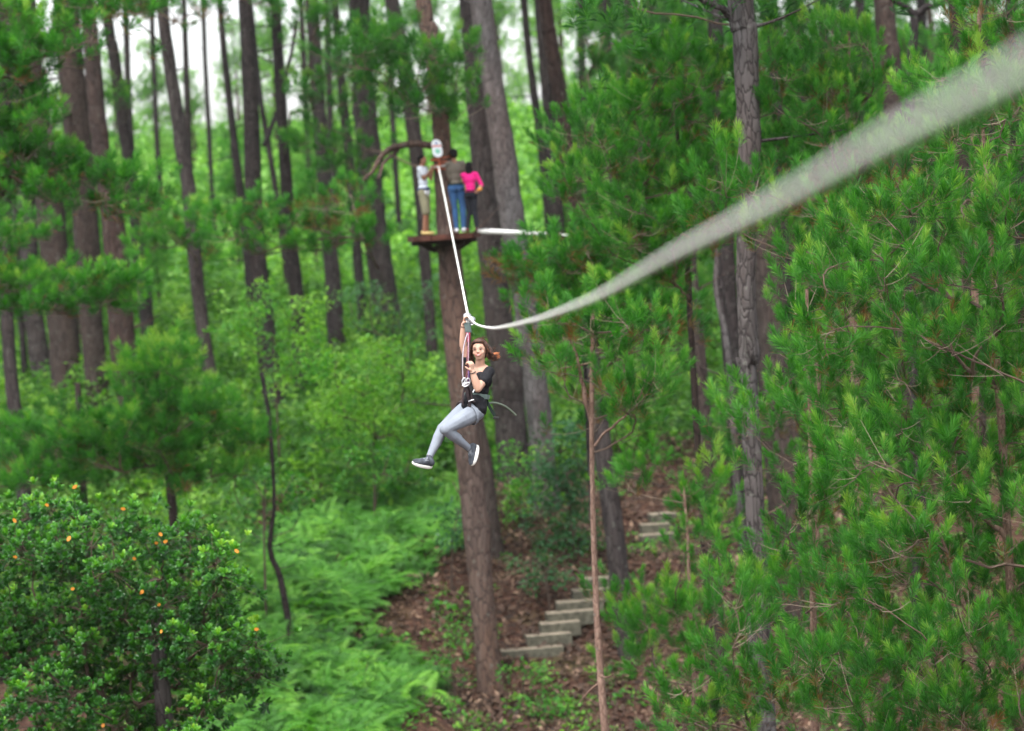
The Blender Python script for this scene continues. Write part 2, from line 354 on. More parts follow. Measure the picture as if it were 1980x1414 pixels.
def clump_template(n, rad, ln, wd, seed, flat=.7):
    """n leaves scattered in a flattened ball"""
    r = np.random.default_rng(seed)
    p = r.normal(0, 1, (n, 3)); p /= np.linalg.norm(p, axis=1)[:, None]; p *= (r.uniform(.25, 1, n) ** .6)[:, None] * rad; p[:, 2] *= flat
    d = p / (np.linalg.norm(p, axis=1)[:, None] + 1e-9) + r.normal(0, .7, (n, 3)); d[:, 2] *= .6; d /= np.linalg.norm(d, axis=1)[:, None]
    side = np.cross(d, r.normal(0, .4, (n, 3)) + np.array([0, 0, 1.])); side /= np.linalg.norm(side, axis=1)[:, None]
    s = r.uniform(.6, 1.2, n)[:, None]
    V = np.stack([p, p + d * ln * s * .5 + side * wd * s * .5, p + d * ln * s, p + d * ln * s * .5 - side * wd * s * .5], 1)
    F = (np.arange(n) * 4)[:, None] + np.arange(4)[None]
    return V.reshape(-1, 3), F, np.repeat(r.normal(0, .14, n), 4)
TUFT_N = [tuft_template(90, .24, .165, .0080, s, ang=(12, 54)) for s in range(5)]        # near pines
TUFT_M = [tuft_template(56, .22, .22, .0165, 20 + s, ang=(18, 70)) for s in range(5)]     # pines at middle distance
TUFT_F = [tuft_template(20, .26, .28, .032, 40 + s, ang=(15, 85)) for s in range(4)]  # far pines and high crowns
ROS = [rosette_template(11, .12, .048, 60 + s) for s in range(4)]
CLB = [clump_template(26, .22, .11, .065, 80 + s) for s in range(4)]       # broad leaves
CLU = [clump_template(22, .34, .19, .085, 90 + s, flat=.8) for s in range(4)]
CLF = [clump_template(20, .6, .34, .20, 100 + s, flat=.8) for s in range(4)]

def stamps(mb, T, pos, ax, scale, tint, matk=0):
    pos = np.asarray(pos); n = len(pos)
    if not n: return
    k = rng.integers(0, len(T), n)
    scale = np.broadcast_to(np.asarray(scale, float), (n,)); ax = np.broadcast_to(np.asarray(ax, float), (n, 3))
    for q in range(len(T)):
        s = k == q
        if s.any(): stamp(mb, *T[q], pos[s], ax[s], scale[s], np.asarray(tint)[s], matk)

def skeleton(trunk, trad, clusters, twr=.0045, maxr=.06):
    """greedy branching from the trunk through cluster centres; returns list of (pts, radii) and parent direction of each cluster"""
    nodes = [np.array(p) for p in trunk]; par = [-1] * len(nodes); nt_ = len(nodes)
    C = sorted(clusters, key=lambda c: min(np.linalg.norm(np.array(c) - t) for t in trunk))
    NP = np.array(nodes)
    for c in C:
        c = np.array(c); d = NP - c
        rise = c[2] - NP[:, 2]
        hd = np.linalg.norm(d[:, :2], axis=1)
        cost = np.linalg.norm(d, axis=1) + 1.3 * np.maximum(0, .25 * hd - rise) + np.where(np.arange(len(NP)) < nt_, .15, 0)
        j = int(np.argmin(cost)); par.append(j); nodes.append(c); NP = np.vstack([NP, c])
    load = np.ones(len(nodes)); 
    for k in range(len(nodes) - 1, nt_ - 1, -1):
        if par[k] >= nt_: load[par[k]] += load[k]
    segs = []; dirs = {}
    for k in range(nt_, len(nodes)):
        a, c = nodes[par[k]], nodes[k]
        d = c - a; L_ = np.linalg.norm(d)
        pd = dirs.get(par[k], nrm(np.array([d[0], d[1], .25 * L_])))
        m_ = a + nrm(pd + nrm(d) * .8) * L_ * .45 + rng.normal(0, .04 * L_, 3)
        P_ = bez(a, m_, c, 6); P_[1:-1] += rng.normal(0, .015 * L_, (4, 3))
        dirs[k] = nrm(c - m_ + np.array([0, 0, .15 * L_]))
        r1 = min(maxr, twr * math.sqrt(load[k]) * 1.15)
        ra_ = min(maxr, twr * math.sqrt(load[par[k]] if par[k] >= nt_ else load[k]) * 1.25)
        segs.append((P_, np.linspace(max(ra_, r1), r1, 6)))
    return segs, [nodes[k] for k in range(nt_, len(nodes))], [dirs[k] for k in range(nt_, len(nodes))]

def crown(name, parent, origin, trunk, clusters, per=9, rad=.34, T=TUFT_N, mt='needles', twr=.0045, maxr=.06, tw=.5, scale=(.8, 1.15), bias=0., up=1.0, flat=.75, tint_sd=.13, pale=.2):
    """limbs + twigs + needle tufts: two meshes, branches and crown"""
    segs, cs, ds = skeleton(trunk, None, clusters, twr, maxr)
    bm_, fm = MB(), MB()
    for P_, rr in segs: tube(bm_, P_, rr, 5, tint=np.clip(rng.normal(.35, .12), 0, 1), cap=False)
    pos, axs, tn = [], [], []
    for c, d in zip(cs, ds):
        ct = rng.normal(0, tint_sd)
        n = max(3, int(rng.poisson(per)))
        off = rng.normal(0, 1, (n, 3)) * rad * np.array([.8, .8, flat * .7]); off[:, 2] += .05
        for o in off:
            p = c + o; ax = nrm(np.array([0, 0, up]) + .55 * nrm(o) * np.array([1, 1, .5]) + .35 * d + rng.normal(0, .22, 3))
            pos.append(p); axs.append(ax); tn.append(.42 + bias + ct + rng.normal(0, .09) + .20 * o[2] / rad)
            st = c - d * R_(0, .25)
            mid = (st + p) / 2 - np.array([0, 0, .12 * np.linalg.norm(o)]) + rng.normal(0, .02, 3)
            pl = .9 if R_(0, 1) < pale else R_(.2, .6)
            tube(bm_, bez(st, mid, p + ax * .03, 4), np.linspace(twr * .9, twr * .55, 4), 3, tint=pl, cap=False)
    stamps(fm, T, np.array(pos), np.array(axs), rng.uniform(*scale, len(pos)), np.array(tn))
    for V_, (F_, _), T_q in zip(fm.V, fm.F, fm.T): bm_.V.append(V_); bm_.T.append(T_q); bm_.F.append((F_ + bm_.n, 1))
    bm_.n += fm.n
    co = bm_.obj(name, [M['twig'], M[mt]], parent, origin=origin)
    return co, np.array(pos)

def in_poly(px, py, poly):
    inside = np.zeros(len(px), bool); n = len(poly); j = n - 1
    for i_ in range(n):
        xi, yi = poly[i_]; xj, yj = poly[j]
        c = ((yi > py) != (yj > py)) & (px < (xj - xi) * (py - yi) / (yj - yi + 1e-9) + xi)
        inside ^= c; j = i_
    return inside
def fill(poly, Y, sp, dY=.8, keep=1.0):
    xs_, ys_ = zip(*poly); out = []
    yy = min(ys_)
    while yy < max(ys_):
        xx = min(xs_)
        while xx < max(xs_):
            x, y = xx + R_(-.5, .5) * sp, yy + R_(-.5, .5) * sp
            if in_poly(np.array([x]), np.array([y]), poly)[0] and R_(0, 1) < keep: out.append(PW(x, y, Y + R_(-dY, dY)))
            xx += sp
        yy += sp
    return out

# ------------------------------------------------------------------ trees: trunks
def trunk_pts(spec, Y, top=None):
    P_ = [PW(a, b_, Y) for a, b_, _ in spec]; r_ = [c / 2 / FPX * Y for _, _, c in spec]
    # down to the ground
    d = nrm(P_[-1] - P_[-2] if len(P_) > 1 else np.array([0, 0, -1])) ; d = nrm(np.array([d[0] * .7, d[1] * .3, d[2]]))
    gz = h1(P_[-1][0], P_[-1][1])
    if P_[-1][2] > gz - .2:
        L_ = (P_[-1][2] - gz + .45) / max(.3, -d[2]); P_.append(P_[-1] + d * L_); r_.append(r_[-1] * 1.06)
    if top:
        d = nrm(P_[0] - P_[1]); d = nrm(np.array([d[0] * .6, d[1] * .3, d[2]])); z0 = P_[0][2]; gz = P_[-1][2]
        L_ = gz + top - z0
        if L_ > 1: P_.insert(0, P_[0] + d * L_); r_.insert(0, max(.03, r_[0] * .35))
    return np.array(P_), np.array(r_)
def build_trunk(parent, origin, P_, r_, mt, sides=14, stubs=4, flare=1.35, knots=0):
    ln = np.linalg.norm(np.diff(P_, axis=0), axis=1).sum(); n = max(12, int(ln / .35))
    Q = spline(P_, n)
    u = np.linspace(0, len(P_) - 1, n); rad = np.interp(u, np.arange(len(P_)), r_)
    dist = np.linalg.norm(Q - Q[-1], axis=1); rad = rad * (1 + (flare - 1) * np.exp(-dist / .45))
    Q[1:-1, 0] += np.cumsum(rng.normal(0, .02, n - 2)) * np.hanning(n - 2) * rad.mean() * 2.2
    an = np.linspace(0, 6.283, sides, endpoint=False)
    lob = 1 + .05 * np.sin(3 * an + R_(0, 6))[None] + .035 * np.sin(5 * an + R_(0, 6))[None] * np.ones((n, 1)) + rng.normal(0, .028, (n, sides))
    for _ in range(knots):
        kc, ka = rng.integers(2, n - 2), R_(0, 6.28)
        lob += .28 * np.exp(-((np.arange(n)[:, None] - kc) / .9) ** 2) * np.clip(np.cos(an[None] - ka), 0, 1) ** 3
    mb = MB(); tube(mb, Q, rad, sides, rough=lob)
    for _ in range(stubs):
        k = rng.integers(3, n - 4); a = R_(0, 6.28); d = nrm([math.cos(a), math.sin(a) * .6, R_(-.1, .5)]); l_ = R_(.25, 1.6) * min(1, rad[k] / .16)
        s = Q[k] + d * rad[k] * .7
        tube(mb, bez(s, s + d * l_ * .5 + np.array([0, 0, -.04]), s + d * l_ + rng.normal(0, .12, 3), 5), np.linspace(rad[k] * .09 + .012, .007, 5), 4)
    return mb.obj('trunk', M[mt], parent, smooth=True, origin=origin), Q
LBL = {}
def tree(label, Y, spec, mt='bark_grey', top=22, stubs=4, sides=14, knots=0, limbs=(), name='pine_tree', group='pine trunks of the forest', flare=1.35, cat='tree'):
    P_, r_ = trunk_pts(spec, Y, top)
    org = P_[-1].copy(); e = empty(name, org); tag(e, label, cat, group)
    o, Q = build_trunk(e, org, P_, r_, mt, sides, stubs, flare, knots)
    for lb in limbs:
        lm, dY = lb
        lp = spline([PW(a, b_, Y + dY * k / (len(lm) - 1)) for k, (a, b_, _) in enumerate(lm)], 14)
        lr = np.interp(np.linspace(0, len(lm) - 1, 14), np.arange(len(lm)), [c / 2 / FPX * Y for *_, c in lm])
        b_ = MB(); tube(b_, lp + rng.normal(0, .012, lp.shape), lr, 7, rough=1 + rng.normal(0, .1, (14, 7)))
        b_.obj('limb', M[mt], e, smooth=True, origin=org)
    return e, org, Q
# ------------------------------------------------------------------ the big trunks, left to right
TR = {}
def T_(key, *a, **k): TR[key] = tree(*a, **k)
T_('a0', "slim grey trunk standing nearest the left edge of the forest", 66, [(8, 300, 22), (14, 500, 24), (30, 740, 26), (40, 860, 28)], 'bark_grey')
T_('a1', "thin dark sapling trunk just right of the slim left edge trunk", 88, [(28, 380, 11), (34, 520, 12), (42, 640, 13)], 'bark_dark', top=16)
T_('b2', "smooth grey trunk pressed against the left of a wide brown trunk", 88, [(28, -10, 34), (50, 280, 36), (70, 550, 38), (90, 740, 40)], 'bark_grey')
T_('b1', "wide dark brown trunk paired with a grey trunk behind it at left", 84, [(55, 60, 46), (72, 220, 50), (104, 500, 54), (128, 740, 62)], 'bark_brown')
T_('A', "widest trunk at upper left with reddish lower bark", 82, [(125, 0, 50), (142, 210, 52), (162, 480, 50), (172, 600, 44), (188, 745, 46)], 'bark_brown',
   limbs=[([(158, 212, 7), (120, 228, 9), (98, 250, 9), (100, 280, 8), (85, 305, 5)], -3)])
T_('C', "leaning trunk flushed red where the bark flakes, left of centre forest", 78, [(168, 0, 30), (180, 110, 32), (192, 260, 34), (212, 400, 42), (228, 540, 50), (243, 700, 52), (268, 870, 48)], 'bark_red')
T_('D', "slender curving trunk against the sky with dark knots", 92, [(208, 30, 20), (216, 90, 21), (236, 230, 24), (252, 350, 25), (272, 500, 27), (288, 660, 27)], 'bark_grey', stubs=7)
T_('E', "tall slim trunk crossing the white sky gap, curving to lower right", 78, [(312, -10, 22), (322, 90, 24), (342, 240, 26), (362, 370, 28), (378, 520, 27), (394, 640, 26), (412, 760, 26)], 'bark_grey', stubs=6, sides=12)
T_('F', "thin trunk close behind the slim trunk in the sky gap", 105, [(355, -10, 10), (360, 150, 12), (366, 320, 15), (374, 470, 16)], 'bark_dark', top=18)
T_('G', "thinnest knotty trunk in the white sky gap", 100, [(424, -10, 12), (432, 90, 12), (450, 260, 15), (468, 400, 17), (482, 540, 18)], 'bark_dark', top=19, stubs=9)
T_('H', "straight dark trunk right of the sky gap", 80, [(474, -10, 28), (484, 150, 30), (494, 380, 33), (510, 560, 36), (528, 760, 44)], 'bark_dark')
T_('I3', "thin leaning trunk crossing between two dark trunks", 108, [(490, 60, 9), (502, 180, 10), (522, 300, 11), (540, 420, 12)], 'bark_dark', top=16)
T_('I', "narrow dark trunk second right of the sky gap", 84, [(531, -10, 20), (542, 180, 21), (554, 390, 24), (573, 560, 28), (586, 760, 26)], 'bark_dark',
   limbs=[([(512, 280, 9), (538, 210, 9), (560, 120, 8), (575, 40, 6)], 4)])
T_('J', "grey trunk behind dark hanging boughs right of the sky gap", 90, [(602, -10, 24), (616, 160, 26), (632, 380, 27), (645, 520, 30), (654, 660, 34)], 'bark_grey')
T_('K0', "slim trunk just left of the wide trunk near the bent limb", 100, [(652, 60, 16), (668, 230, 18), (682, 380, 19), (692, 500, 19)], 'bark_dark')
T_('K', "wide grey brown trunk below the bent dead limb", 92, [(694, -10, 40), (706, 200, 44), (728, 430, 48), (746, 560, 50), (756, 640, 52)], 'bark_grey', knots=2)
T_('L', "grey trunk behind the platform tree, left side", 88, [(755, -10, 28), (768, 60, 30), (792, 190, 30), (808, 320, 28), (822, 500, 22), (830, 600, 22)], 'bark_grey', stubs=5)
T_('M1', "broad dark trunk behind the people on the platform", 72, [(904, -10, 34), (920, 180, 38), (938, 400, 48), (955, 560, 52), (978, 740, 62), (990, 880, 60)], 'bark_grey', knots=2)
T_('M2', "tall mottled trunk with pale knots beside the broad dark trunk", 69.5, [(928, -10, 44), (953, 170, 42), (973, 320, 48), (988, 430, 50), (1010, 570, 44), (1036, 760, 46), (1056, 980, 50)], 'bark_pale', knots=7, stubs=3)
T_('P2', "brown trunk base half hidden behind the platform tree", 66, [(890, 560, 22), (912, 760, 28), (935, 900, 32), (953, 1060, 40)], 'bark_brown', top=None)
T_('N1', "slim dark trunk right of the mottled trunk", 96, [(1012, -10, 13), (1026, 140, 14), (1046, 290, 17), (1060, 420, 18)], 'bark_dark', top=18)
T_('N2', "dark trunk touching the orange brown one at upper centre", 92, [(1042, -10, 22), (1053, 150, 24), (1063, 290, 26), (1075, 420, 27)], 'bark_dark')
T_('N3', "orange brown leaning trunk at upper centre", 76, [(1052, -10, 27), (1064, 60, 28), (1082, 160, 29), (1096, 260, 30), (1115, 420, 32)], 'bark_red', stubs=1)
T_('O', "grey trunk standing alone above the right pine foliage", 84, [(1220, -10, 26), (1228, 130, 27), (1236, 320, 28)], 'bark_grey')
T_('Q1', "dark trunk directly left of the tall pale knotted trunk", 70, [(1380, -10, 28), (1388, 160, 30), (1400, 400, 32)], 'bark_dark')
T_('Q', "tall pale knotted trunk above the near cable", 40, [(1430, -10, 50), (1436, 60, 49), (1438, 180, 46), (1439, 330, 40), (1436, 520, 36), (1444, 700, 36), (1452, 860, 36)], 'bark_pale', knots=8, stubs=5, sides=18,
   limbs=[([(1412, 30, 16), (1395, 16, 12), (1360, 2, 11), (1310, -8, 8)], -.6)])
T_('R', "thick rough brown trunk low right of the pale knotted one", 62, [(1480, 380, 50), (1490, 540, 60), (1496, 640, 62), (1506, 760, 64), (1520, 960, 66)], 'bark_brown', knots=5, top=None)
T_('S5', "thin trunk at the top edge above the right pine foliage", 96, [(1588, -10, 18), (1594, 60, 19), (1600, 200, 20)], 'bark_dark')
T_('S1', "short visible dark trunk at the top edge right of centre", 80, [(1630, -10, 22), (1634, 60, 23), (1645, 240, 24)], 'bark_dark')
T_('S2', "broad dark brown trunk above the near cable at right", 68, [(1708, -10, 40), (1716, 100, 40), (1722, 200, 36), (1735, 400, 36)], 'bark_brown')
T_('S3', "forked thin trunk with a wide dark fork at upper right", 60, [(1768, 22, 17), (1768, 60, 16), (1764, 110, 18), (1762, 300, 20)], 'bark_dark', top=None,
   limbs=[([(1769, 26, 15), (1748, 12, 10), (1728, 0, 8), (1700, -20, 6)], -.3), ([(1769, 26, 15), (1800, 12, 11), (1850, -6, 9), (1900, -30, 6)], -.3)])
T_('S4', "dark trunk nearest the upper right corner", 72, [(1844, -10, 28), (1850, 80, 29), (1862, 300, 30)], 'bark_brown')
T_('U', "flaking brown trunk left of the pale grey bent sapling", 58, [(1332, 500, 24), (1345, 620, 28), (1356, 780, 30), (1366, 940, 30), (1380, 1110, 26)], 'bark_brown', knots=3, top=None, stubs=6)
T_('U2', "bent pale grey sapling right of the flaking brown trunk", 60, [(1388, 480, 8), (1384, 560, 9), (1402, 640, 11), (1414, 740, 11), (1420, 880, 12), (1432, 1000, 13)], 'bark_pale', top=None, stubs=5, cat='sapling')
T_('W', "grey trunk with a charred base right of the stairs", 61, [(1120, 560, 26), (1150, 760, 34), (1180, 980, 38), (1206, 1200, 42), (1232, 1345, 46)], 'bark_grey', top=None, stubs=2, flare=1.5)
T_('Z1', "dark trunk behind the right hand pines, near the brown bank", 66, [(1430, 940, 26), (1437, 1000, 28)], 'bark_dark', top=9)
T_('Z2', "shaded trunk pair member behind the right hand pines", 64, [(1500, 1000, 26), (1512, 1100, 28)], 'bark_grey', top=9)
# filler trunks of the deep forest (seen small between the others)
FL = [(250, 118, 12, "thin far trunk left of the slim trunk that crosses the sky gap"), (300, 125, 10, "hair thin far trunk inside the left end of the white sky gap"),
      (150, 112, 14, "dim far trunk peeping between the two widest left trunks"), (400, 128, 9, "hair thin far trunk in the middle of the white sky gap"),
      (590, 126, 10, "hair thin far trunk left of the grey trunk behind dark boughs"), (640, 118, 12, "thin far trunk just right of the grey trunk behind dark boughs"),
      (760, 122, 10, "hair thin far trunk showing left of the man in white"), (1130, 112, 14, "thin far trunk just right of the orange brown leaning trunk"),
      (1180, 105, 16, "far trunk midway between the orange brown trunk and the lone grey one"), (1270, 98, 16, "far trunk right of the lone grey trunk above the pine foliage"),
      (1320, 90, 18, "far trunk second left of the tall pale knotted trunk"), (1500, 88, 20, "far trunk first right of the tall pale knotted trunk"),
      (1555, 100, 16, "far trunk second right of the tall pale knotted trunk"), (1670, 90, 20, "far trunk left of the broad dark brown trunk at upper right"),
      (1790, 95, 18, "far trunk just right of the forked thin trunk"), (1910, 88, 20, "far trunk just inside the upper right corner foliage"),
      (1960, 80, 24, "far trunk nearest the right edge of the picture"), (15, 105, 16, "far trunk nearest the upper left corner"),
      (1290, 116, 12, "thin far trunk third left of the tall pale knotted trunk"), (1460, 108, 14, "thin far trunk touching the tall pale knotted trunk's right side")]
for q, (px, Y, wd, lb_) in enumerate(FL):
    T_('f%d' % q, lb_, Y, [(px - 8, 0, wd), (px, 200, wd * 1.05), (px + 12, 420, wd * 1.15)], 'bark_dark', top=19, stubs=3, sides=8,
       group='thin far trunks deep in the forest', flare=1.1)

# high crowns above the picture: one mesh shared by the tall trees
hm = MB(); hb = MB()
cs = []
for _ in range(60):
    a = R_(0, 6.28); z = R_(-3.5, 4); rr_ = R_(.3, 1) * 3.1 * (1 - abs(z + .8) / 6.5)
    cs.append(np.array([rr_ * math.cos(a), rr_ * math.sin(a), z]))
segs, cs_, ds_ = skeleton([np.array([0, 0, z]) for z in np.arange(-6, 4.1, .8)], None, cs, .012, .09)
for P__, rr in segs: tube(hb, P__, rr, 4, cap=False)
pos = np.concatenate([c + rng.normal(0, 1, (26, 3)) * np.array([.6, .6, .38]) for c in cs_])
stamps(hm, TUFT_F, pos, np.array([0, 0, 1.]) + rng.normal(0, .45, pos.shape), rng.uniform(.8, 1.2, len(pos)), .4 + rng.normal(0, .12, len(pos)))
for V_, (F_, _), T_q in zip(hm.V, hm.F, hm.T): hb.V.append(V_); hb.T.append(T_q); hb.F.append((F_ + hb.n, 1))
hme = hb.mesh('high_crown', [M['twig'], M['needles_dark']])
for k in ('A', 'E', 'H', 'J', 'K', 'M1', 'M2', 'O', 'Q', 'Q1', 'S2', 'S4', 'b1', 'f9', 'f13'):
    e, org, Q = TR[k]
    top = Q[0]
    for me_, nm_ in ((hme, 'crown'),):
        o = bpy.data.objects.new(nm_, me_); col.objects.link(o); o.parent = e
        o.location = Vector(top - org) + Vector((0, 0, -1.5)); o.rotation_euler = (0, 0, R_(0, 6.28)); s = R_(.8, 1.15); o.scale = (s, s, s)

# ------------------------------------------------------------------ the platform tree
pe, porg, pQ = tree("tall brown pine carrying the wooden zipline platform", 60,
    [(817, -10, 29), (826, 60, 30), (842, 190, 32), (851, 330, 35), (863, 480, 44), (879, 650, 52), (904, 880, 50), (925, 1080, 47), (941, 1250, 45), (954, 1375, 46)],
    'bark_platform', top=20, stubs=3, sides=20, knots=3, flare=1.6, group=None,
    limbs=[([(838, 282, 14), (800, 277, 13), (762, 286, 12), (735, 305, 10), (722, 328, 7), (700, 350, 5)], -.8),
           ([(775, 284, 9), (758, 300, 7), (742, 315, 6), (732, 345, 4)], -.9)])
ptrunk = [p for p in pQ]
def crown_on(key, polys, Yd, sp, **k):
    e, org, Q = key
    cl_ = []
    for poly in polys: cl_ += fill(poly, Yd, sp)
    lo = min(c[2] for c in cl_) - 1.2
    tk = [q for q in Q if q[2] > lo]
    return crown('crown', e, org, tk, cl_, **k)
MID = dict(T=TUFT_M, rad=.38, per=14, twr=.006, maxr=.07, mt='needles_dark')
crown_on((pe, porg, pQ), [[(640, 70), (800, 60), (930, 90), (925, 240), (870, 262), (790, 200), (700, 190)]], 59.3, 42, **dict(MID, per=10, bias=.08))
crown_on(TR['I'], [[(545, 0), (760, 0), (740, 120), (700, 215), (610, 230), (560, 90)]], 74, 50, **dict(MID, per=10, bias=.05))
crown_on(TR['K'], [[(410, 410), (560, 390), (700, 370), (725, 410), (710, 460), (560, 505), (440, 490), (400, 450)]], 66, 38, **dict(MID, mt='needles', bias=-.06, per=11))
crown_on(TR['M1'], [[(560, 230), (700, 230), (735, 330), (700, 390), (600, 330)]], 76, 44, **dict(MID, per=12))
crown_on(TR['E'], [[(190, -20), (520, -20), (510, 20), (330, 45), (200, 40)], [(270, 420), (390, 400), (420, 470), (280, 520)]], 72, 42, **dict(MID, per=12, mt='needles'))
crown_on(TR['D'], [[(220, 170), (290, 175), (320, 215), (290, 235), (235, 225)]], 90, 44, **dict(MID, T=TUFT_F, per=11))
crown_on(TR['N3'], [[(1110, 40), (1300, 20), (1370, 120), (1300, 260), (1150, 240), (1130, 130)]], 70, 46, **dict(MID, per=12))
crown_on(TR['O'], [[(1180, -20), (1420, -20), (1400, 120), (1210, 150)]], 80, 55, **dict(MID, T=TUFT_F, per=14))
crown_on(TR['S1'], [[(1460, -20), (1620, -20), (1640, 90), (1480, 60)]], 74, 52, **dict(MID, T=TUFT_F, per=14))

# young pines at the left whose boughs hang in front of the trunks
def hidden_pine(label, Y, spec, polys, Yd, sp, tm='bark_brown', top=None, group='young pines of the valley', **k):
    e, org, Q = tree(label, Y, spec, tm, top=top, stubs=0, group=group, sides=9, flare=1.15)
    cl_ = []
    for poly in polys: cl_ += fill(poly, Yd, sp)
    crown('crown', e, org, [q for q in Q], cl_, **k)
    return e, org, Q
LP = [[(-60, 20), (120, -10), (310, 0), (290, 45), (190, 80), (130, 160), (-60, 160)], [(-60, 180), (80, 160), (100, 260), (90, 330), (-60, 420)],
      [(-20, 330), (130, 320), (290, 330), (330, 390), (230, 410), (0, 400)]]
hidden_pine("pine reaching in from the left edge with layered mid green boughs", 54, [(-95, -30, 20), (-85, 300, 30), (-70, 600, 36), (-60, 900, 40)], LP, 52.5, 42,
            T=TUFT_M, rad=.36, per=11, twr=.005, maxr=.05, mt='needles', bias=-.04)
LP2 = [[(-60, 520), (70, 545), (230, 535), (290, 565), (290, 590), (180, 610), (60, 600), (-60, 620)], [(-60, 400), (60, 410), (50, 500), (-60, 500)]]
hidden_pine("pine at the left edge with flat boughs crossing the wide trunks", 60, [(-50, 380, 18), (-40, 700, 28), (-30, 900, 32)], LP2, 58.5, 38,
            T=TUFT_M, rad=.36, per=14, twr=.005, maxr=.05, mt='needles', bias=-.02)
LP3 = [[(270, 660), (390, 650), (420, 730), (420, 800), (500, 850), (480, 950), (280, 960), (30, 930), (10, 850), (120, 830), (230, 800)]]
hidden_pine("bushy young pine with upright tufts below the slim curved trunk", 57, [(300, 690, 10), (315, 820, 14), (330, 950, 18)], LP3, 56, 44,
            T=TUFT_M, rad=.34, per=15, twr=.0045, maxr=.04, mt='needles', bias=.05)
hidden_pine("young pine behind the glossy leaved tree at left", 63, [(150, 740, 12), (160, 900, 14)], [[(-40, 820), (160, 810), (240, 840), (220, 960), (-40, 960)]], 62, 44,
            T=TUFT_M, rad=.36, per=15, twr=.005, maxr=.04, mt='needles_dark', bias=.05)

# ------------------------------------------------------------------ near pines at the right
NEAR = dict(T=TUFT_N, rad=.28, per=10, tint_sd=.15, twr=.0042, maxr=.035, mt='needles', pale=.3)
def near_pine(label, Y, spec, polys, Yd, sp, tm='bark_young', limbs=(), **k):
    e, org, Q = tree(label, Y, spec, tm, top=None, stubs=k.pop('stubs', 3), group='near young pines at right', sides=12, flare=1.1, limbs=limbs)
    cl_ = []; dY_ = k.pop('dY', 1.4)
    for poly in polys: cl_ += fill(poly, Yd, sp, dY=dY_)
    crown('crown', e, org, [q for q in Q], cl_, **{**NEAR, **k})
    return e, org, Q
X_poly = [[(1600, 420), (1760, 300), (1850, 200), (2080, 190), (2120, 1450), (1700, 1440), (1560, 1300), (1640, 1000), (1590, 800), (1530, 600)]]
near_pine("near young pine by the right edge with reddish forked trunk", 33, [(1900, 250, 7), (1915, 450, 10), (1924, 640, 15), (1936, 800, 15), (1946, 980, 17), (1955, 1150, 18), (1970, 1380, 20)],
          X_poly, 32.6, 56, limbs=[([(1946, 1040, 12), (1900, 1000, 10), (1850, 950, 7), (1790, 860, 5)], -.3), ([(1935, 760, 9), (1900, 730, 8), (1850, 690, 5), (1810, 560, 4)], -.3), ([(1962, 1240, 9), (1900, 1220, 9), (1850, 1130, 8), (1810, 1000, 5)], -.3)])
near_pine("near young pine with hidden trunk in the lower right", 35.5, [(1560, 560, 6), (1568, 900, 10), (1575, 1300, 14)],
          [[(1400, 790), (1530, 740), (1540, 570), (1600, 560), (1680, 760), (1640, 1000), (1740, 1200), (1700, 1450), (1280, 1450), (1350, 1230), (1440, 1080), (1520, 960), (1500, 880), (1400, 850)]], 35.5, 58, per=9)
near_pine("upright bright pine below the near cable, right of the pale knotted trunk", 37, [(1600, 380, 7), (1590, 560, 9), (1580, 800, 12)],
          [[(1395, 345), (1470, 345), (1470, 500), (1395, 485)], [(1475, 430), (1560, 400), (1740, 350), (1740, 600), (1570, 640), (1545, 540), (1475, 520)]], 37, 52)
near_pine("pine above the near cable with dense bright tufts", 41, [(1640, 60, 8), (1640, 260, 12), (1645, 500, 16)],
          [[(1460, 110), (1530, 50), (1700, 70), (1720, 160), (1690, 250), (1740, 330), (1600, 400), (1470, 420), (1450, 250)]], 41, 46, T=TUFT_N, per=11)
near_pine("pine with bright top filling the upper right corner", 36, [(1900, -60, 8), (1890, 120, 10), (1885, 400, 14)],
          [[(1800, 120), (1850, 60), (1880, 0), (2080, -20), (2080, 240), (1900, 270), (1790, 330), (1760, 220)]], 36, 50)
near_pine("wide crowned pine between the rider's cable and the pale knotted trunk", 44, [(1300, 160, 6), (1316, 330, 9), (1328, 480, 11), (1336, 640, 12), (1352, 900, 14)],
          [[(1095, 290), (1130, 220), (1190, 190), (1260, 130), (1330, 80), (1385, 130), (1390, 300), (1430, 340), (1400, 460), (1300, 560), (1180, 500), (1150, 430), (1100, 400)]], 43, 38,
          T=TUFT_N, per=12, rad=.28, dY=1.6, mt='needles', tm='bark_brown', limbs=[([(1328, 490, 10), (1265, 462, 9), (1210, 410, 8), (1195, 330, 5)], -.5)])
near_pine("dark green pine with long upright tufts left of the near cable's middle", 50, [(1120, 400, 5), (1128, 620, 7), (1140, 900, 9)],
          [[(1000, 500), (1060, 485), (1110, 430), (1160, 425), (1200, 520), (1300, 560), (1300, 680), (1250, 700), (1160, 640), (1060, 610), (1000, 560)]], 49, 36,
          T=TUFT_M, per=12, rad=.28, mt='needles', bias=-.1, tm='bark_dark')
near_pine("slim young pine with bare pale stem in front of the stairs", 39, [(1147, 600, 7), (1144, 760, 9), (1146, 950, 10), (1152, 1150, 12), (1161, 1300, 14), (1170, 1430, 15)],
          [[(1010, 640), (1100, 600), (1250, 600), (1330, 660), (1270, 800), (1200, 790), (1110, 780), (1050, 740)], [(1120, 780), (1250, 790), (1230, 850), (1160, 840)]], 39, 40, per=8, rad=.25, stubs=4, bias=-.05,
          limbs=[([(1145, 820, 9), (1128, 760, 8), (1118, 700, 6), (1096, 640, 4)], -.2), ([(1150, 860, 6), (1175, 832, 5), (1230, 780, 4), (1260, 700, 3)], -.2)])
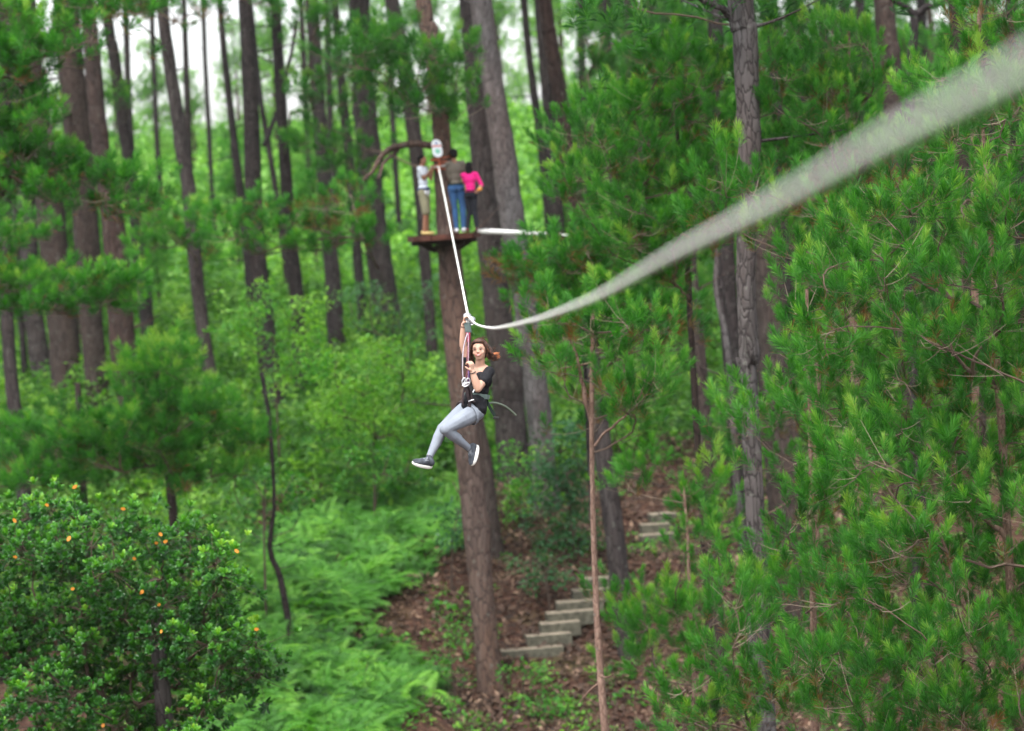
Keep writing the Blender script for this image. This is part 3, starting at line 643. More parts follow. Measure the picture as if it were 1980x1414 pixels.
near_pine("low pine right of the bare pale stem beside the stairs", 42, [(1322, 940, 4), (1330, 1050, 6), (1338, 1250, 8)],
          [[(1180, 900), (1290, 870), (1310, 930), (1250, 975), (1190, 980)], [(1330, 930), (1400, 900), (1420, 1060), (1340, 1180), (1320, 1060)], [(1190, 1120), (1240, 1090), (1330, 1180), (1380, 1290), (1290, 1330), (1200, 1290)]], 42, 44, per=8, rad=.22)
near_pine("pine filling behind the flaking brown trunk at right", 47, [(1450, 600, 8), (1460, 800, 12), (1470, 1000, 14)],
          [[(1400, 770), (1450, 750), (1560, 740), (1570, 900), (1480, 930), (1400, 850)]], 47, 50, per=8)

# ------------------------------------------------------------------ broadleaf tree at lower left
le, lorg, lQ = tree("glossy broadleaf tree with scattered orange leaves in the lower left", 38, [(300, 1120, 20), (305, 1240, 26), (318, 1400, 34)], 'bark_pale', top=None, stubs=0, name='broadleaf_tree', group=None, sides=12)
lcl = fill([(-60, 985), (30, 960), (150, 972), (260, 985), (370, 1020), (440, 1060), (440, 1110), (415, 1180), (430, 1215), (540, 1240), (565, 1290), (500, 1330), (420, 1400), (400, 1450), (-60, 1450)], 38, 40, dY=1.6, keep=.8)
segs, cs_, ds_ = skeleton([q for q in lQ], None, lcl, .005, .06)
lb = MB(); lf = MB()
for P__, rr in segs: tube(lb, P__, rr, 5, tint=.4, cap=False)
pos, axs, tn = [], [], []
for c, d in zip(cs_, ds_):
    ct = rng.normal(0, .08)
    off = rng.normal(0, 1, (26, 3)) * np.array([.21, .21, .15])
    for o in off:
        p = c + o; ax = nrm(np.array([0, 0, 1.]) + .8 * nrm(o) + rng.normal(0, .25, 3) + np.array([0, -.35, 0]))
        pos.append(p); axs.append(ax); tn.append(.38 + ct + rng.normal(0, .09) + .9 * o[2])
        tube(lb, bez(c - d * .1, (c + p) / 2 - np.array([0, 0, .03]), p, 3), [.004, .003, .002], 3, tint=.3, cap=False)
pos = np.array(pos)
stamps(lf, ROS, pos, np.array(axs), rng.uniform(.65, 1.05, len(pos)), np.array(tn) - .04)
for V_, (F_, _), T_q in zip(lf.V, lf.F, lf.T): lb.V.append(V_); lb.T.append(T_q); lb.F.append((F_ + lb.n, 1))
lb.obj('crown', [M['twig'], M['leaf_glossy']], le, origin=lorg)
of = MB()
for (ax_, ay_) in [(23, 982), (95, 960), (175, 951), (278, 963), (142, 1026), (30, 1067), (330, 1018), (460, 1036), (322, 1049), (318, 1048), (282, 1091), (265, 1142), (195, 1182), (325, 1167), (308, 1221), (133, 1137), (495, 1220), (193, 1407)]:
    d = pos - fw * 0; q = to_px(pos); k = np.argsort((q[:, 0] - ax_) ** 2 + (q[:, 1] - ay_) ** 2)[:14]
    p = pos[k[np.argmin(pos[k][:, 1])]] + np.array([R_(-.02, .02), -.10, .04])
    d_ = nrm(rng.normal(0, 1, 3) * np.array([1, .3, .6])); sd_ = nrm(np.cross(d_, np.array([0, 1, .3])))
    ln_ = R_(.055, .09)
    V = [p, p + d_ * ln_ * .35 + sd_ * .022, p + d_ * ln_ * .75 + sd_ * .02, p + d_ * ln_, p + d_ * ln_ * .75 - sd_ * .02, p + d_ * ln_ * .35 - sd_ * .022]
    of.add(V, [[0, 1, 2, 3], [0, 3, 4, 5]])
of.obj('orange_leaves', M['leaf_orange'], le, origin=lorg)

# ------------------------------------------------------------------ shrubs of the understorey
def shrub(label, Y, base_px, polys, sp, mt, per=16, rad=.3, T=CLB, scale=(.8, 1.2), bias=0., name='leafy_shrub', cat='shrub', dY=.7, stem=.02):
    b0 = PW(base_px[0], base_px[1], Y); b0[2] = h1(b0[0], b0[1]); e = empty(name, b0); tag(e, label, cat, 'shrubs on the forest slope')
    cl_ = []
    for p_ in polys: cl_ += fill(p_, Y, sp, dY=dY)
    ct = np.mean(cl_, 0); topp = np.array([b0[0] * .4 + ct[0] * .6, b0[1], ct[2]])
    tk = [b0 + (topp - b0) * t_ for t_ in np.linspace(0, 1, 7)]
    segs, cs_, ds_ = skeleton(tk, None, cl_, .006, stem * 1.4)
    bb, ff = MB(), MB()
    for P__, rr in segs: tube(bb, P__, rr, 4, tint=.2, cap=False)
    pos = np.concatenate([c + rng.normal(0, 1, (max(2, per // 4), 3)) * rad * np.array([.7, .7, .5]) for c in cs_])
    ctint = np.repeat(rng.normal(0, .12, len(cs_)), max(2, per // 4))
    stamps(ff, T, pos, np.array([0, 0, 1.]) + rng.normal(0, .3, pos.shape), rng.uniform(*scale, len(pos)), .45 + bias + ctint + rng.normal(0, .08, len(pos)))
    tk_ = MB(); tube(tk_, np.array(tk) + np.vstack([[0, 0, -.2], np.zeros((6, 3))]), np.linspace(stem * 1.6, stem * .7, 7), 6, tint=.15)
    for V_, (F_, _), T_q in zip(ff.V, ff.F, ff.T): bb.V.append(V_); bb.T.append(T_q); bb.F.append((F_ + bb.n, 1))
    tk_.obj('stem', M['twig'], e, smooth=True, origin=b0); bb.obj('leaves', [M['twig'], M[mt]], e, origin=b0)
    return e
shrub("bright green leafy shrub left of the platform tree, highest of the slope", 72, (540, 900), [[(440, 600), (500, 560), (560, 560), (640, 610), (630, 700), (560, 760), (480, 720), (430, 660)]], 30, 'leaf_bright', per=18, bias=.14)
shrub("yellow green bush beside the rider's knees", 69, (720, 930), [[(600, 720), (660, 670), (760, 660), (850, 730), (860, 830), (800, 880), (700, 860), (620, 830)]], 28, 'leaf_bright', per=20, bias=.20)
shrub("mid green bush under the yellow green bush", 68, (720, 960), [[(610, 860), (700, 850), (830, 880), (820, 940), (740, 960), (650, 950)]], 30, 'leaf_bright', per=14, bias=-.22)
shrub("dark round bush at the foot of the platform tree's left side", 64, (868, 1080), [[(845, 990), (880, 970), (900, 1010), (895, 1070), (850, 1060)]], 24, 'leaf_dark', per=16)
shrub("dark ivy covered bush right of the mottled trunk", 66, (1110, 1060), [[(1060, 850), (1130, 800), (1150, 900), (1150, 1040), (1070, 1060), (1020, 1080), (1030, 960)]], 28, 'leaf_dark', per=16)
shrub("low dark shrub beside the left end of the stairs", 63, (1060, 1120), [[(1000, 1060), (1080, 1050), (1110, 1110), (1070, 1160), (1010, 1110)]], 28, 'leaf_dark', per=10, bias=.1)
shrub("large dim green bush behind the rider's shoulder", 80, (800, 760), [[(660, 560), (760, 540), (850, 560), (860, 680), (800, 720), (680, 700)]], 36, 'leaf_dark', per=14, bias=.2, rad=.42)
shrub("small fresh green weed clump before the lowest stair", 59.5, (1005, 1330), [[(970, 1290), (1040, 1280), (1070, 1310), (1030, 1330), (980, 1320)]], 26, 'leaf_bright', per=8, rad=.2, bias=.05)
shrub("small weed bush right of the platform tree's foot", 58.5, (1060, 1395), [[(1030, 1350), (1080, 1345), (1090, 1390), (1040, 1395)]], 26, 'leaf_bright', per=8, rad=.2, bias=-.05)
shrub("yellowish sprig bush in the ferns left of the platform tree", 56.5, (705, 1330), [[(690, 1255), (730, 1250), (735, 1320), (695, 1330)]], 24, 'leaf_bright', per=8, rad=.18, bias=.15)
shrub("leafy bush between the ferns and the platform tree's lower trunk", 59, (880, 1320), [[(840, 1180), (880, 1160), (900, 1300), (890, 1350), (820, 1320)]], 30, 'leaf_bright', per=8, rad=.22, bias=-.12)
shrub("green bush growing between the platform tree and the mottled trunk", 68, (985, 1010), [[(950, 880), (1010, 860), (1040, 930), (1010, 1020), (960, 1000)]], 28, 'leaf_bright', per=12, bias=0)
shrub("pale bush on the bank behind the flaking brown trunk", 80, (1420, 760), [[(1375, 560), (1420, 540), (1430, 700), (1400, 760), (1370, 700)]], 30, 'leaf_bright', per=14, bias=.05, rad=.4)
shrub("dim bush hiding the lower left forest floor behind the glossy tree", 60, (500, 1010), [[(420, 900), (560, 880), (600, 960), (560, 1040), (480, 1050)]], 34, 'leaf_bright', per=9, bias=-.3)
# dead curved sapling in the ferns
e, org, Q = tree("thin dark curved sapling stem standing in the ferns", 58, [(505, 720, 7), (520, 800, 8), (526, 880, 8), (531, 980, 7), (522, 1060, 11), (540, 1110, 12), (552, 1168, 13)], 'bark_dark', top=None, stubs=6, sides=8, name='dead_sapling', group=None, cat='sapling')

# ------------------------------------------------------------------ ground cover
def scatter(n, Y0, Y1, wid=1.12, power=1.0):
    Y = Y0 + (Y1 - Y0) * rng.uniform(0, 1, n) ** power
    x = rng.uniform(-1, 1, n) * Y * (990 / FPX) * wid
    return np.stack([x, Y, H(x, Y)], 1)
# fern fronds
def fern_template(seed, nf=8, ln=.95):
    r = np.random.default_rng(seed); V = []; T = []
    for f in range(nf):
        az = f * 6.283 / nf + r.normal(0, .25); l_ = ln * r.uniform(.7, 1.1); out = np.array([math.cos(az), math.sin(az), 0]); sd_ = np.array([-out[1], out[0], 0])
        lift = r.uniform(.75, 1.25); tt = np.linspace(0, 1, 15)
        arc = out[None] * (tt ** 1.15 * l_ * .85)[:, None] + np.array([0, 0, 1.])[None] * ((lift * tt - (lift * .75) * tt ** 2.2) * l_)[:, None]
        for k in range(2, 14):
            w_ = .27 * l_ * math.sin(min(1, (1 - tt[k]) * 1.25 + .06) * 1.5); dr = (arc[k + 1] - arc[k - 1]) * .32
            for s in (-1, 1):
                tip = arc[k] + s * sd_ * w_ + dr * 1.1 - np.array([0, 0, .22 * w_])
                V += [arc[k] - dr * .55, arc[k] + s * sd_ * w_ * .55 - dr * .25, tip, arc[k] + s * sd_ * w_ * .5 + dr * 1.1]
                T += [r.normal(0, .05)] * 4
    V = np.array(V); F = (np.arange(len(V) // 4) * 4)[:, None] + np.arange(4)[None]
    return V, F, np.array(T)
FE = [fern_template(200 + s) for s in range(4)]
def mask(P_, poly):
    q = to_px(P_); return in_poly(q[:, 0], q[:, 1], poly)
FERNP = [(380, 1500), (400, 1180), (480, 1060), (600, 1000), (700, 950), (770, 900), (880, 860), (900, 960), (885, 1050), (840, 1100), (770, 1150), (715, 1200), (720, 1240), (800, 1280), (835, 1340), (740, 1400), (700, 1500)]
p = scatter(13000, 50, 86); p = p[mask(p, FERNP)]; p = p[(np.sin(p[:, 0] * 2.1 + p[:, 1]) * np.sin(p[:, 1] * 1.7 - p[:, 0]) > -.8)][:2600]
fm_ = MB(); s_ = rng.uniform(.5, .95, len(p))
stamps(fm_, FE, p - np.array([0, 0, .05]), np.array([0, -.25, 1.]) + rng.normal(0, .22, p.shape), s_ * rng.uniform(.75, 1.35, len(p)), .45 + rng.normal(0, .22, len(p)))
tag(fm_.obj('ferns', M['fern']), 'dense bright green ferns covering the slope left of the platform tree', 'ferns', kind='stuff')
# leaf litter on the bare soil
p = scatter(30000, 56, 80); q = to_px(p); p = p[(q[:, 0] > 560) & (q[:, 0] < 1800)][:26000] + np.array([0, 0, .03])
lt = MB(); ltT = [clump_template(5, .22, .17, .07, 300 + s, flat=.12) for s in range(5)]
stamps(lt, ltT, p, np.array([0, -.2, 1.]) + rng.normal(0, .25, p.shape), rng.uniform(.6, 1.2, len(p)), .40 + rng.normal(0, .22, len(p)))
tag(lt.obj('leaf_litter', M['litter']), 'fallen brown leaves and needles on the soil around the stairs', 'leaf litter', kind='stuff')
# low weeds
p = scatter(9000, 54, 78); q = to_px(p)
dens = .5 + .5 * np.sin(p[:, 0] * 1.9 + 1) * np.sin(p[:, 1] * 1.1 + p[:, 0] * .7)
stair = (q[:, 0] > 960) & (q[:, 0] < 1320) & (q[:, 1] > 1090) & (q[:, 1] < 1290)
p = p[(rng.uniform(0, 1, len(p)) < dens ** 2 * .75) & ~stair]
wd_ = MB(); stamps(wd_, CLB, p + np.array([0, 0, .08]), np.array([0, 0, 1.]) + rng.normal(0, .2, p.shape), rng.uniform(.5, 1.4, len(p)), .45 + rng.normal(0, .15, len(p)))
tag(wd_.obj('weeds', M['leaf_bright']), 'low green weeds scattered over the soil of the slope', 'weeds', kind='stuff')
# undergrowth between the trunks
p = np.vstack([scatter(15000, 72, 112), scatter(2600, 60, 73) * np.array([1, 1, 1])]); q = to_px(p); p = p[(p[:, 1] > 72) | ((q[:, 0] < 830) & (q[:, 1] < 1010)) | ((q[:, 0] < 470))]; q = to_px(p)
keep = ~((q[:, 0] > 1180) & (p[:, 1] < 84) & (rng.uniform(0, 1, len(p)) < .7)) 
p = p[keep]
bumpy = .5 + .5 * np.sin(p[:, 0] * .9 + 2) * np.sin(p[:, 1] * .55 + p[:, 0] * .3)
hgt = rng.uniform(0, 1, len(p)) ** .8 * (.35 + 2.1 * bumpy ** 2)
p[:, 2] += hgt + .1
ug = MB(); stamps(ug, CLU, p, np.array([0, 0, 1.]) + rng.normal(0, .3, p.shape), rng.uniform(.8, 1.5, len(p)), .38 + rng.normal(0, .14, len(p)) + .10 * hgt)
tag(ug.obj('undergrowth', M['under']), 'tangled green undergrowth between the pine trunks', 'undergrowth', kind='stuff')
# bright hillside far behind
p = scatter(17000, 108, 200, wid=1.2)
bumpy = .5 + .5 * np.sin(p[:, 0] * .45 + 2) * np.sin(p[:, 1] * .3 + p[:, 0] * .2)
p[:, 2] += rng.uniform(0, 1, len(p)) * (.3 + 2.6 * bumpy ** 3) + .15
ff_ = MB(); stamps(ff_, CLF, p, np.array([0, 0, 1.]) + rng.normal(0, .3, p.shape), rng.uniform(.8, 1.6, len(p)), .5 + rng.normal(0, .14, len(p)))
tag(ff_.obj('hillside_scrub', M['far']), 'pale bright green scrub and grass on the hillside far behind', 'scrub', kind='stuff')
# far trees: one kind, shared meshes
fm2, fb2 = MB(), MB()
tk = [np.array([0, 0, z]) for z in np.linspace(0, 12, 13)]
tube(fb2, np.array(tk) + rng.normal(0, .05, (13, 3)), np.linspace(.19, .05, 13), 7, tint=.1)
cs = []
for _ in range(46):
    z = R_(2.2, 12.2); rr_ = (1 - z / 14.5) * 2.9 * R_(.35, 1); a = R_(0, 6.28); cs.append(np.array([rr_ * math.cos(a), rr_ * math.sin(a), z]))
segs, cs_, ds_ = skeleton(tk, None, cs, .012, .07)
for P__, rr in segs: tube(fb2, P__, rr, 4, tint=.2, cap=False)
pos = np.concatenate([c + rng.normal(0, 1, (20, 3)) * np.array([.5, .5, .3]) for c in cs_])
stamps(fm2, TUFT_F, pos, np.array([0, 0, 1.]) + rng.normal(0, .45, pos.shape), rng.uniform(.8, 1.2, len(pos)), .5 + rng.normal(0, .12, len(pos)))
fmc, fmd = fm2.mesh('far_crown', [M['needles']]), fb2.mesh('far_stem', [M['twig']])
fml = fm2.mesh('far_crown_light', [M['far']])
FT = [(80, 150, 1.1), (150, 165, .6), (560, 160, 1.0), (650, 140, 1.0), (720, 170, 1.2), (860, 172, 1.1), (1000, 165, 1.0), (1120, 158, 1.2), (1200, 130, 1.1), (1290, 140, 1.3), (1380, 118, 1.1),
      (1470, 125, 1.3), (1560, 112, 1.1), (1650, 128, 1.3), (1740, 110, 1.1), (1830, 120, 1.3), (1930, 108, 1.1), (2000, 125, 1.3), (20, 128, 1.1), (-40, 112, 1.1), (490, 180, .8), (950, 182, 1.1), (1080, 185, 1.2), (780, 186, .9), (60, 180, 1.0),
      (1240, 165, 1.2), (1520, 150, 1.3), (1700, 150, 1.3), (1880, 150, 1.3),
      (-20, 96, .8), (70, 100, .9), (150, 98, .7), (200, 106, .7), (250, 150, .75), (330, 160, .8), (400, 150, .6), (310, 102, .42), (400, 108, .42), (470, 116, .55), (620, 112, .55), (1140, 100, .7), (1290, 96, .9), (1390, 92, .9), (1540, 94, .9), (1650, 98, .9), (1780, 92, .9), (1900, 95, .9)]
for k, (px, Y, s) in enumerate(FT):
    b0 = PW(px, 600, Y); b0[2] = h1(b0[0], b0[1]) - .1
    e = empty('far_tree', b0)
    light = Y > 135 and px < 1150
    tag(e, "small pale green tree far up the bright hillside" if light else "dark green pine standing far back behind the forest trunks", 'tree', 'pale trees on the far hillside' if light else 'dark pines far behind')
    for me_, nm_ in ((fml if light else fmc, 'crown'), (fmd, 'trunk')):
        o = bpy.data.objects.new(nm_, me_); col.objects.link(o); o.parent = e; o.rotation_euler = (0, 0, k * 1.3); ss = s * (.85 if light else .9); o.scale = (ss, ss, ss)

# ------------------------------------------------------------------ stairs
conc = cloth('stair_concrete', (.185, .155, .115), scale=30, amt=.4, rough=.9); riser = cloth('dark_riser', (.080, .076, .056), scale=30, amt=.5, rough=.95)  # vertical step faces get a darker tone than the treads
def stairs(label, steps, Y0, dY, dep=.46, rise=.30):
    c0 = PW(steps[0][0], steps[0][1], Y0); e = empty('concrete_stairs', c0); tag(e, label, 'stairs', 'concrete stairs on the slope')
    for k, (px, py, wpx) in enumerate(steps):
        Y = Y0 + k * dY; c = PW(px, py, Y); hw = wpx * 1.08 / 2 / FPX * Y
        ax = nrm([1, .10 + R_(-.03, .03), R_(-.01, .01)]); ay = nrm(np.cross([0, 0, 1.], ax))
        mb = MB(); box(mb, c - np.array([0, 0, rise / 2]) + ay * dep / 2, ax * hw, ay * (dep / 2 + .02), np.array([0, 0, rise / 2]), bev=.012)
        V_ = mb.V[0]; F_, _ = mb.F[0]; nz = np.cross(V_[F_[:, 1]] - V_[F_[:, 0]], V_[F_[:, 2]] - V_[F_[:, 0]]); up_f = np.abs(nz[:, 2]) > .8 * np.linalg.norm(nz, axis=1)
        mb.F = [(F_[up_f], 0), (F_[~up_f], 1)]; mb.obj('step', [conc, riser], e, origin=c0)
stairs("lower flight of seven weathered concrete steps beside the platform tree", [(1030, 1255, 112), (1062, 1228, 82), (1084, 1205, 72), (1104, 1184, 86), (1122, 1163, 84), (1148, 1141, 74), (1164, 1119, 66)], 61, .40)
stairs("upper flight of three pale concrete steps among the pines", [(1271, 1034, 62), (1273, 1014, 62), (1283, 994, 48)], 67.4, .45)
# ------------------------------------------------------------------ platform
wood_red = cloth('deck_edge_wood', (.060, .022, .015), 14, .75); wood_dk = cloth('dark_timber', (.03, .022, .018), 40, .4); wood_pl = cloth('deck_plank', (.16, .09, .055), 30, .35)
YP = 60.0
deckc = PW(858, 454, YP)
dtop = deckc[2]
de = empty('tree_platform', deckc); tag(de, "round wooden deck fixed around the tall brown pine trunk", 'platform')
RX, RY, RI = .72, .95, .30
hole = np.array([PW(861, 452, YP)[0] - deckc[0], 0.])
nseg = 10
for k in range(nseg):                                   # wedge planks
    mb = MB(); a0, a1 = 6.283 * k / nseg + .012, 6.283 * (k + 1) / nseg - .012
    V = []
    for z in (.0, -.05):
        for a in (a0, a1): V.append((hole[0] + RI * math.cos(a), RI * math.sin(a), z))
        for a in (a1, a0): V.append((RX * math.cos(a), RY * math.sin(a), z))
    V = np.array(V) + deckc
    F = [[0, 1, 2, 3][::-1], [4, 5, 6, 7]] + [[i_, (i_ + 1) % 4, (i_ + 1) % 4 + 4, i_ + 4] for i_ in range(4)]
    mb.add(V, F); mb.obj('plank', wood_pl, de, origin=deckc)
for k in range(nseg):                                   # rim boards
    mb = MB(); a0, a1 = 6.283 * k / nseg + .01, 6.283 * (k + 1) / nseg - .01
    V = []
    for rr_ in (1.003, 1.05):
        for z in (.010, -.10):
            for a in (a0, a1): V.append((RX * rr_ * math.cos(a), RY * rr_ * math.sin(a), z))
    V = np.array(V) + deckc; F = [[0, 1, 3, 2], [4, 6, 7, 5], [0, 4, 5, 1], [2, 3, 7, 6], [0, 2, 6, 4], [1, 5, 7, 3]]
    mb.add(V, F); mb.obj('rim_board', wood_red, de, origin=deckc)
tx = deckc[0] + hole[0]
for sgn in (-1, 1):
    mb = MB(); box(mb, deckc + np.array([0, sgn * .30, -.13]), np.array([RX * .93, 0, 0]), np.array([0, .045, 0]), np.array([0, 0, .06]), bev=.008); mb.obj('joist', wood_dk, de, origin=deckc)
for k in range(6):
    a = k * 1.047 + .3; mb = MB(); d = np.array([math.cos(a), math.sin(a), 0]); c = np.array([tx, deckc[1], dtop])
    tube(mb, [c + d * .24 + np.array([0, 0, -.34]), c + d * .55 + np.array([0, 0, -.16])], [.04, .04], 6); mb.obj('brace', wood_dk, de, origin=deckc)
mb = MB(); tube(mb, [np.array([tx + .015, deckc[1], dtop - .16]), np.array([tx + .03, deckc[1], dtop - .24])], [.34, .27], 20); mb.obj('collar', wood_dk, de, origin=deckc)

# oval sign on the trunk
rg = MB(); sc0 = PW(845, 287, 59.52); r_ax = np.array([1., 0, -.02]); u_ax = nrm([-.07, 0, 1])
def stad(hw, hh, n=10):
    a = np.linspace(0, math.pi, n); t_ = [(hw * math.cos(x), hh - hw + hw * math.sin(x)) for x in a]; return t_ + [(-x, -y) for x, y in t_]
def plate(mb, pts, y, off=(0, 0), matk=0, thick=.012):
    c = np.array([sc0 + r_ax * (x + off[0]) + u_ax * (z + off[1]) + np.array([0, y, 0]) for x, z in pts]); n = len(c)
    V = np.vstack([c, c + np.array([0, thick, 0]), c.mean(0), c.mean(0) + np.array([0, thick, 0])]); i_ = np.arange(n); j_ = (i_ + 1) % n
    mb.add(V, np.vstack([np.stack([i_, j_, np.full(n, 2 * n)], 1), np.stack([j_ + n, i_ + n, np.full(n, 2 * n + 1)], 1), np.stack([i_, i_ + n, j_], 1), np.stack([j_, i_ + n, j_ + n], 1)]), .5, matk)
se = empty('oval_sign', sc0); tag(se, "white oval sign with red line and green lower mark nailed to the trunk", 'sign')
plate(rg, stad(.102, .185), 0); rg.obj('plate', mat('sign_white', (.72, .76, .80), .4), se, origin=sc0)
mb = MB(); plate(mb, [(-.096, -.012), (.096, -.012), (.096, .014), (-.096, .014)], -.004, (0, .045), thick=.003); mb.obj('red_line', mat('sign_red', (.62, .09, .07), .5), se, origin=sc0)
mb = MB()
for o_ in ((0, .115),): plate(mb, [(-.03, -.035), (.03, -.035), (.012, 0), (0, .035), (-.012, 0)], -.004, o_, thick=.003)
mb.obj('blue_emblem', mat('sign_blue', (.12, .17, .42), .5), se, origin=sc0)
mb = MB(); plate(mb, [(.052 * math.cos(a), .05 * math.sin(a)) for a in np.linspace(0, 6.283, 14, endpoint=False)], -.004, (.005, -.06), thick=.003)
mb.obj('green_mark', mat('sign_green', (.22, .55, .42), .5), se, origin=sc0)

# ------------------------------------------------------------------ cables
rope_m = cloth('rope_cream', (.74, .74, .69), 90, .12, .7)
def K(px, py, Y): return PW(px, py, Y)
anchor = K(848, 322, 59.45)
zp = [anchor, K(876, 463, 44), K(905, 611, 28.0)]
def depthp(px, py, d): v = fw + (px - 990) / FPX * RT + (707 - py) / FPX * UP; return v * d
near = [(921, 627, 25.5), (950, 634.5, 20.6), (985, 630.5, 16.2), (1020, 622, 14.4), (1050, 614, 12.9), (1150, 575, 9.4), (1300, 491, 6.7), (1500, 388, 4.82), (1700, 275, 3.77), (1980, 128, 2.88)]
pts = [zp[-1]] + [depthp(*q) for q in near]
ext = pts[-1] + (pts[-1] - pts[-2]) * 8
pts.append(ext)
cb = MB(); tube(cb, spline(zp, 24), .0125, 8, cap=True); tube(cb, spline(pts, 140), .0092, 10)
zc = cb.obj('zipline_cable', rope_m, smooth=True, origin=anchor); tag(zc, "long cream cable from the platform tree over the rider's trolley to upper right", 'cable')
# thick pale second cable leaving the deck to the right
sw = K(925, 447, 59.6); p2_ = [sw, K(1000, 450, 58.5), K(1085, 454, 57), K(1180, 460, 55.5), K(1300, 470, 46)]
cb = MB(); q_ = spline(p2_, 30); tube(cb, q_, np.interp(np.linspace(0, 1, 30), [0, .04, .25, .45, 1], [.04, .060, .048, .02, .005]), 10)
tag(cb.obj('return_cable', cloth('rope_white', (.62, .62, .60), 60, .1), smooth=True, origin=sw), "thick white return line leaving the deck's right end behind the pines", 'cable')
# chain at the deck
che = empty('chain', K(925, 447, 59.3)); tag(che, "short dark chain lying at the right end of the wooden deck", 'chain'); ch0 = np.array(che.location)
steel_dk = mat('steel_dark', (.03, .03, .032), .45, .8)
for k in range(7):
    c = K(923 + k * 4.2, 443.5 - k * .55 + (.5 if k % 2 else 0), 59.25); mb = MB(); an = np.linspace(0, 6.283, 13)
    u_, v_ = np.array([.032, 0, .002]), (np.array([0, 0, .016]) if k % 2 else np.array([0, .016, .004]))
    tube(mb, [c + u_ * math.cos(a) + v_ * math.sin(a) for a in an], .0055, 5, cap=False); mb.obj('link', steel_dk, che, smooth=True, origin=ch0)
# rope lashing on the trunk
lash0 = K(853, 322, 60); mb = MB(); tr_ = 36 / 2 / FPX * 60 + .012
def ringpts(pyc, tilt, r_, n=40, pxc=853): 
    c = K(pxc, pyc, 60); return [c + np.array([r_ * math.cos(a), r_ * math.sin(a), tilt * math.cos(a)]) for a in np.linspace(0, 6.283, n)]
for z_, tl in ((321, .012), (322.6, .02)): tube(mb, ringpts(z_, tl, tr_ + .02), .011, 6, cap=False)
tag(mb.obj('rope_lashing', cloth('rope_grey', (.42, .40, .37), 80, .2), smooth=True, origin=lash0), "pale rope wound round the trunk where the cable is anchored", 'rope')
mb = MB()
for z_, tl in ((306, .02), (312, -.03), (318, .03), (327, -.02)): tube(mb, ringpts(z_, tl, tr_ + .012), .013, 6, cap=False)
tube(mb, spline([K(846, 305, 59.62), K(850, 316, 59.6), K(849, 326, 59.6), K(846, 333, 59.6)], 10), .016, 6)
tag(mb.obj('orange_sling', cloth('sling_orange', (.38, .10, .05), 80, .3), smooth=True, origin=lash0), "faded orange sling wrapped round the trunk below the oval sign", 'sling')
# ------------------------------------------------------------------ people
def sph(c, r, A=None): return (np.asarray(c, float), (np.eye(3) * np.asarray(r)) if A is None else A)
def caps(p0, p1, ra, rb, n=None, bulge=0, flat=None):
    p0, p1 = np.asarray(p0, float), np.asarray(p1, float); L_ = np.linalg.norm(p1 - p0); n = n or max(3, int(L_ / (min(ra, rb) * .35)))
    out = []
    for t in np.linspace(0, 1, n):
        r = ra + (rb - ra) * t + bulge * math.sin(math.pi * t)
        if flat is None: out.append(sph(p0 + (p1 - p0) * t, r))
        else:
            axv, f_ = flat; axv = nrm(axv); A = (np.eye(3) - np.outer(axv, axv) * (1 - f_)) * r; out.append((p0 + (p1 - p0) * t, A))
    return out
def chain_(pts, rs, **k):
    out = []
    for i_ in range(len(pts) - 1): out += caps(pts[i_], pts[i_ + 1], rs[i_], rs[i_ + 1], **k)
    return out
_bm = bmesh.new(); bmesh.ops.create_icosphere(_bm, subdivisions=2, radius=1); _bm.verts.index_update()
ICV = np.array([v.co[:] for v in _bm.verts]); ICF = np.array([[v.index for v in f.verts] for f in _bm.faces]); _bm.free()
def blob(name, prims, mats, parent, origin, voxel=.008, smooth=4, factor=.5, post=None):
    mb = MB()
    for c, A in prims: mb.add(ICV @ A.T + c, ICF)
    o = mb.obj(name, mats, None, smooth=True, origin=origin); 
    md = o.modifiers.new('r', 'REMESH'); md.mode = 'VOXEL'; md.voxel_size = voxel; md.use_smooth_shade = True
    if smooth: ms = o.modifiers.new('s', 'SMOOTH'); ms.iterations = smooth; ms.factor = factor
    bpy.context.view_layer.update(); dg = bpy.context.evaluated_depsgraph_get()
    me = bpy.data.meshes.new_from_object(o.evaluated_get(dg)); o.modifiers.clear(); old = o.data; o.data = me; bpy.data.meshes.remove(old); me.name = name
    if not me.materials:
        for m_ in (mats if isinstance(mats, (list, tuple)) else [mats]): me.materials.append(m_)
    if parent: o.parent = parent; o.location = (0, 0, 0)
    return o
